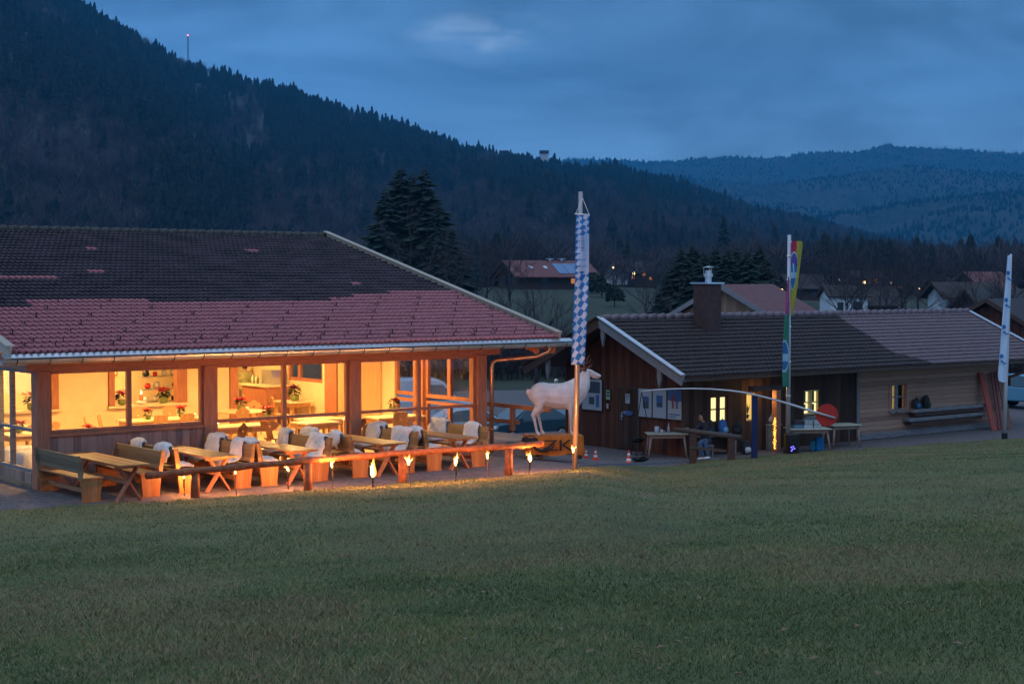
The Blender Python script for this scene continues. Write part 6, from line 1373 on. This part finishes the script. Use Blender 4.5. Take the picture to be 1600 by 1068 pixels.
for i, (px, D, top_, wid, lab) in enumerate(((602, 200, 292, .8, 'lowest spruce at the left of the tall dark pair'), (627, 205, 256, .85, 'tall dark spruce, left one of the big pair behind the tiled roof'), (664, 203, 258, .9, 'tall dark spruce, right one of the big pair behind the tiled roof'), (645, 206, 268, .8, 'middle spruce between the tall pair, almost as high'), (648, 215, 300, 1.0, 'spruce filling the gap between the tall pair'), (682, 200, 318, .7, 'smaller spruce at the right foot of the tall pair'))):
    p = onpx(px, D); put(sp, i, px, D, P(px, top_, D).z-p.z, 20, lab, 'tall spruces behind the restaurant roof', wid*1.95)
for i, (px, D, top_) in enumerate(((1052, 158, 404), (1066, 150, 384), (1083, 155, 379), (1100, 148, 390), (1118, 160, 383), (1136, 150, 386), (1152, 156, 381), (1168, 149, 388), (1186, 155, 380), (1197, 152, 398), (1042, 150, 425))):
    p = onpx(px, D); put(sp, i, px, D, P(px, top_, D).z-p.z, 20, f'dark spruce in the dense group behind the chimney, number {["two","three","four","five","six","seven","eight","nine","ten","eleven","one"][i]} from its left edge', 'dense dark spruce group', 1.7)
for i, (px, D, top_, lab) in enumerate(((1504, 420, 424, 'single far spruce above the right-hand village houses'), (980, 470, 372, 'single spruce against the slope right of the checked banner'), (472, 330, 352, 'small spruce just above the restaurant ridge'), (1130, 640, 330, 'lone spruce on the slope above the dense group'), (1262, 520, 392, 'lone spruce behind the twisted banner'))):
    p = onpx(px, D); put(sp, i, px, D, P(px, top_, D).z-p.z, 20, lab, 'single far spruces', .9)
def make_bare(seed, H=12, spread=.5):
    r = random.Random(seed); m = MB(); tr = MB()
    tr.tube([(0,0,-.4), (.05,0,H*.22), (r.uniform(-.2,.2), r.uniform(-.2,.2), H*.45)], [H*.018, H*.014, H*.009], 7)
    def br(p, d, L_, rad, lev):
        q = p+d*L_*.5+Vector((r.uniform(-1,1), r.uniform(-1,1), 0))*L_*.06; e = p+d*L_; m.tube([p, q, e], [rad, rad*.7, rad*.4], 3, caps=False)
        if lev == 0: return
        for k in range(r.choice((3, 4)) if lev > 1 else 4):
            f_ = r.uniform(.35, 1.0); nd = (d+Vector((r.uniform(-1,1), r.uniform(-1,1), r.uniform(-.35,.75)))*.72).normalized(); br(p+(e-p)*f_, nd, L_*r.uniform(.45, .72), rad*.5, lev-1)
    for k in range(7):
        z = H*r.uniform(.2, .45); th = k*.9+r.uniform(0, .5); el = r.uniform(.45, 1.2); br(Vector((0, 0, z)), Vector((math.cos(th)*math.cos(el)*spread*2, math.sin(th)*math.cos(el)*spread*2, math.sin(el))).normalized(), H*r.uniform(.25, .40), H*.006, 3)
    br(Vector((0,0,H*.42)), Vector((.05,.05,1)).normalized(), H*.34, H*.008, 3)
    t = thing('leafless_tree', '', 'tree'); tr.build('trunk', M['bare'], t, True); m.build('crown', M['bare'], t); return t
bt = [make_bare(40+i, 12, .5 if i % 2 else .75) for i in range(5)]
NAMED = [(838, 96, 8.5, 'wide bare tree between the restaurant roof and the checked banner'), (868, 104, 6.5, 'low bare tree left of the checked banner, over the yard'), (800, 120, 8, 'bare tree just above the lower roof edge'), (1010, 175, 8.5, 'solitary bare tree on the meadow left of the chimney'), (1024, 200, 7, 'thin bare tree right behind the solitary one'), (796, 250, 13, 'bare tree at the left gable of the farmhouse'),
         (640, 185, 16, 'pale bare birch standing before the tall spruce pair'), (760, 210, 11, 'bare tree left of the farmhouse'), (700, 190, 13, 'reddish bare tree right of the spruce pair'), (725, 200, 11, 'bare tree in the hedge row over the roof slope'), (1345, 190, 9.5, 'bare tree standing before the white houses'), (1330, 170, 7.5, 'slender bare tree before the white rendered house'), (1500, 150, 7.5, 'forked bare tree before the right-hand white wall'), (1385, 205, 10, 'bushy bare tree in mid village'), (1415, 180, 9, 'bare tree right of mid village'), (1452, 200, 10, 'bare tree left of the right-hand houses')]
for i, (px, D, H, lab) in enumerate(NAMED): put(bt, i, px, D, H, 12, lab, 'leafless trees around the valley')
rr_ = random.Random(9); c_ = 0
while c_ < 110:
    px = rr_.uniform(560, 1640); D = rr_.uniform(140, 460)
    if 770 < px < 1050 and D < 330: continue
    c_ += 1; zn = [z_ for z_ in ((770, 'left of the farmhouse'), (1050, 'right of the farmhouse'), (1230, 'behind the dark spruce group'), (1300, 'beside the twisted banner'), (1400, 'round the white rendered house'), (1500, 'in the gap of the village houses'), (1700, 'around the right-hand houses')) if px < z_[0]][0][1]
    dd = 'near' if D < 240 else ('farther' if D < 340 else 'farthest'); put(bt, rr_.randrange(5), px, D, rr_.uniform(7, 11)*(1 if D < 300 else 1.15), 12, f'leafless tree, one of the {dd} ones {zn}', f'{dd} leafless trees {zn}')
# round dark bush on the knoll slope
def bush(label, px, D, r_, h_, mt_='bush', n=700, seed=1):
    p = onpx(px, D); q = random.Random(seed); m = MB()
    for k in range(n):
        th, ph = q.random()*6.28, math.acos(q.uniform(-.3, 1)); rad = q.uniform(.55, 1.0)**.5*(1+.12*math.sin(th*3+seed)); c = Vector((r_*rad*math.sin(ph)*math.cos(th), r_*rad*math.sin(ph)*math.sin(th), h_*.42+h_*.58*rad*math.cos(ph)))
        a_ = Vector((q.gauss(0,1), q.gauss(0,1), q.gauss(0,1))).normalized()*r_*.12; b_ = Vector((q.gauss(0,1), q.gauss(0,1), q.gauss(0,1))).normalized()*r_*.12; m.add([c-a_, c+b_, c+a_, c-b_], [(0,1,2,3)])
    t = thing('bush', label, 'bush', p); m.build('foliage', M[mt_], t); m = MB(); m.tube([(0,0,-.2), (0,0,h_*.5)], [r_*.07, r_*.04], 6); m.build('stem', M['bare'], t); return t
bush('round dark bush on the meadow right of the checked banner', 960, 235, 1.45, 3.0); bush('grey-green shrub right of the farmhouse', 925, 275, 2.6, 3.2, 'field', 600, 4); bush('low hedge bush left of the round dark one', 940, 262, 2.2, 2.2, 'bush', 500, 6)
for i, (px, D, r_, h_) in enumerate(((700, 150, 3.2, 3.6), (735, 160, 2.6, 2.8), (560, 150, 4, 4.5))): bush(['dark shrub above the roof verge, left one', 'dark shrub above the roof verge, right one', 'dark shrub hidden mostly by the restaurant roof'][i], px, D, r_, h_, 'bush', 900, 20+i)
# undergrowth on the bank at the far edge of the yard, and valley woodland
r = np.random.default_rng(8); n = 1500; a = r.uniform(-.12, .36, n); D = r.uniform(111, 128, n); x = a*D
tag(scatter('undergrowth', [bare_proto(60+i, 50) for i in range(4)], np.stack([x, D, farz(x, D)-.1], 1), r.uniform(1.2, 3.4, n), M['bare'], 1.6), 'tangled leafless undergrowth on the bank behind the yard', 'undergrowth', kind='stuff')
n = 5200; a = r.uniform(-.30, .46, n); D = r.uniform(350, 640, n)+60*np.clip(a, 0, 1); x = a*D; k = ~((np.abs(a-.09) < .06) & (D < 520) & (r.random(n) < .8)); kk = r.random(n) < .16
z = np.where(D > hill_F(a), hill_z(x, D), farz(x, D))-.3
tag(scatter('valley_woodland', [bare_proto(70+i, 90) for i in range(5)], np.stack([x, D, z], 1)[k & ~kk], r.uniform(8, 15, n)[k & ~kk], M['bare_far'], 1.1), 'leafless woodland along the foot of the mountain and between the fields', 'woodland', kind='stuff')
tag(scatter('valley_spruces', [spruce_proto(90+i, 9, 9) for i in range(4)], np.stack([x, D, z], 1)[k & kk][:420], r.uniform(9, 17, n)[k & kk][:420], M['spruce_far'], 1.0), 'dark spruces dotted through the leafless woodland', 'woodland', kind='stuff')
# ------------------------------------------------------------------ grass blades on the meadow
def blades(name, cnt, y0, y1, h0, h1, w0, seed):
    r = np.random.default_rng(seed); t = r.random(cnt); y = np.sqrt(y0**2+(y1**2-y0**2)*t); a = r.uniform(-.40, .40, cnt) if y1 < 30 else r.uniform(-.46, .52, cnt); x = a*y
    k = (y < yb(a)+edge_jit(a)-.02) & (r.random(cnt) < (np.clip((22-y)/11, 0, 1) if y1 < 30 else np.clip((y-8)/9, .15, 1))); x, y, a = x[k], y[k], a[k]; n = len(x); pn = fbm(x*.7+60, y*.7+30, 3, 5); pn2 = fbm(x*3.1+20, y*3.1+10, 8, 3)
    h = r.uniform(h0, h1, n)*(.6+.7*pn)*(.6+.8*pn2); th = r.random(n)*6.28; w = w0*r.uniform(.6, 1.3, n); ln = h*r.uniform(.2, 1.3, n); lt = r.random(n)*6.28
    z = ground(x, y)+.018*np.sin(x*2.1)*np.sin(y*1.7)+.03; b = np.stack([x, y, z], 1); sd = np.stack([np.cos(th)*w, np.sin(th)*w, 0*w], 1); l = np.stack([np.cos(lt)*ln, np.sin(lt)*ln, h], 1)
    V = np.stack([b-sd, b+sd, b+l*.55+sd*.6+np.stack([0*h, 0*h, h*.08], 1), b+l], 1).reshape(-1, 3); i = np.arange(n)*4
    F = np.concatenate([np.stack([i, i+1, i+2], 1), np.stack([i, i+2, i+3], 1)]); q = pn*.6+pn2*.4+r.normal(0, .09, n); big = fbm(x*.28+33, y*.28+12, 17, 4); mi = np.where(q < .43, 0, np.where(q < .55, 1, np.where(r.random(n) < .55, 2, 1))); mi = np.where((big > .51) & (r.random(n) < np.clip((big-.48)*8, 0, .8)), np.where(r.random(n) < .5, 3, 2), mi); mi = np.where((big < .42) & (r.random(n) < .5), 0, mi) 
    return npmesh(name, V, F, [M['blade1'], M['blade2'], M['blade3'], M['blade4']], mi=np.concatenate([mi, mi]))
M['blade1'] = mat('grass_blade_dark', (.062,.092,.024), .8); M['blade2'] = mat('grass_blade_green', (.125,.165,.048), .8); M['blade3'] = mat('grass_blade_straw', (.30,.22,.10), .8); M['blade4'] = mat('grass_blade_brown', (.15,.10,.05), .8)
mA = blades('meadow_blades', 420000, 5.0, 22, .014, .045, .0030, 1); o = tag(link('meadow_blades', mA), 'short winter grass covering the near meadow', 'grass', kind='stuff')
mB_ = blades('far_meadow_blades', 400000, 9, 57, .015, .05, .0055, 2); o = tag(link('far_meadow_blades', mB_), 'short winter grass towards the terrace edge', 'grass', kind='stuff')
# fallen leaves
r = random.Random(4); m = MB()
for k in range(420):
    y = r.uniform(6, 40); x = r.uniform(-.34, .34)*y; 
    if y > yb(x/y)-.3: continue
    z = GZ(x, y)+.07; th = r.random()*6.28; s_ = r.uniform(.02, .045); c, s__ = math.cos(th)*s_, math.sin(th)*s_; m.add([(x-c, y-s__, z), (x+s__*.6, y-c*.6, z+.012), (x+c, y+s__, z+.004), (x-s__*.6, y+c*.6, z+.015)], [(0,1,2,3)])
tag(m.build('fallen_leaves', mat('dry_leaf', (.14,.075,.04), .8, (.22,.14,.09), 2)), 'small dry leaves strewn over the meadow', 'leaves', kind='stuff')
# ------------------------------------------------------------------ evening haze in the valley
m = MB(); m.box(-7000, 7000, -120, 9500, -32, 1250)
hz = bpy.data.materials.new('haze'); hz.use_nodes = True; t = hz.node_tree; t.nodes.clear()
o_ = t.nodes.new('ShaderNodeOutputMaterial'); pv = t.nodes.new('ShaderNodeVolumePrincipled')
pv.inputs['Color'].default_value = (.03, .38, .76, 1); pv.inputs['Density'].default_value = 1.5e-4; pv.inputs['Anisotropy'].default_value = 0.0
t.links.new(pv.outputs[0], o_.inputs['Volume'])
tag(m.build('haze', hz), kind='stuff')
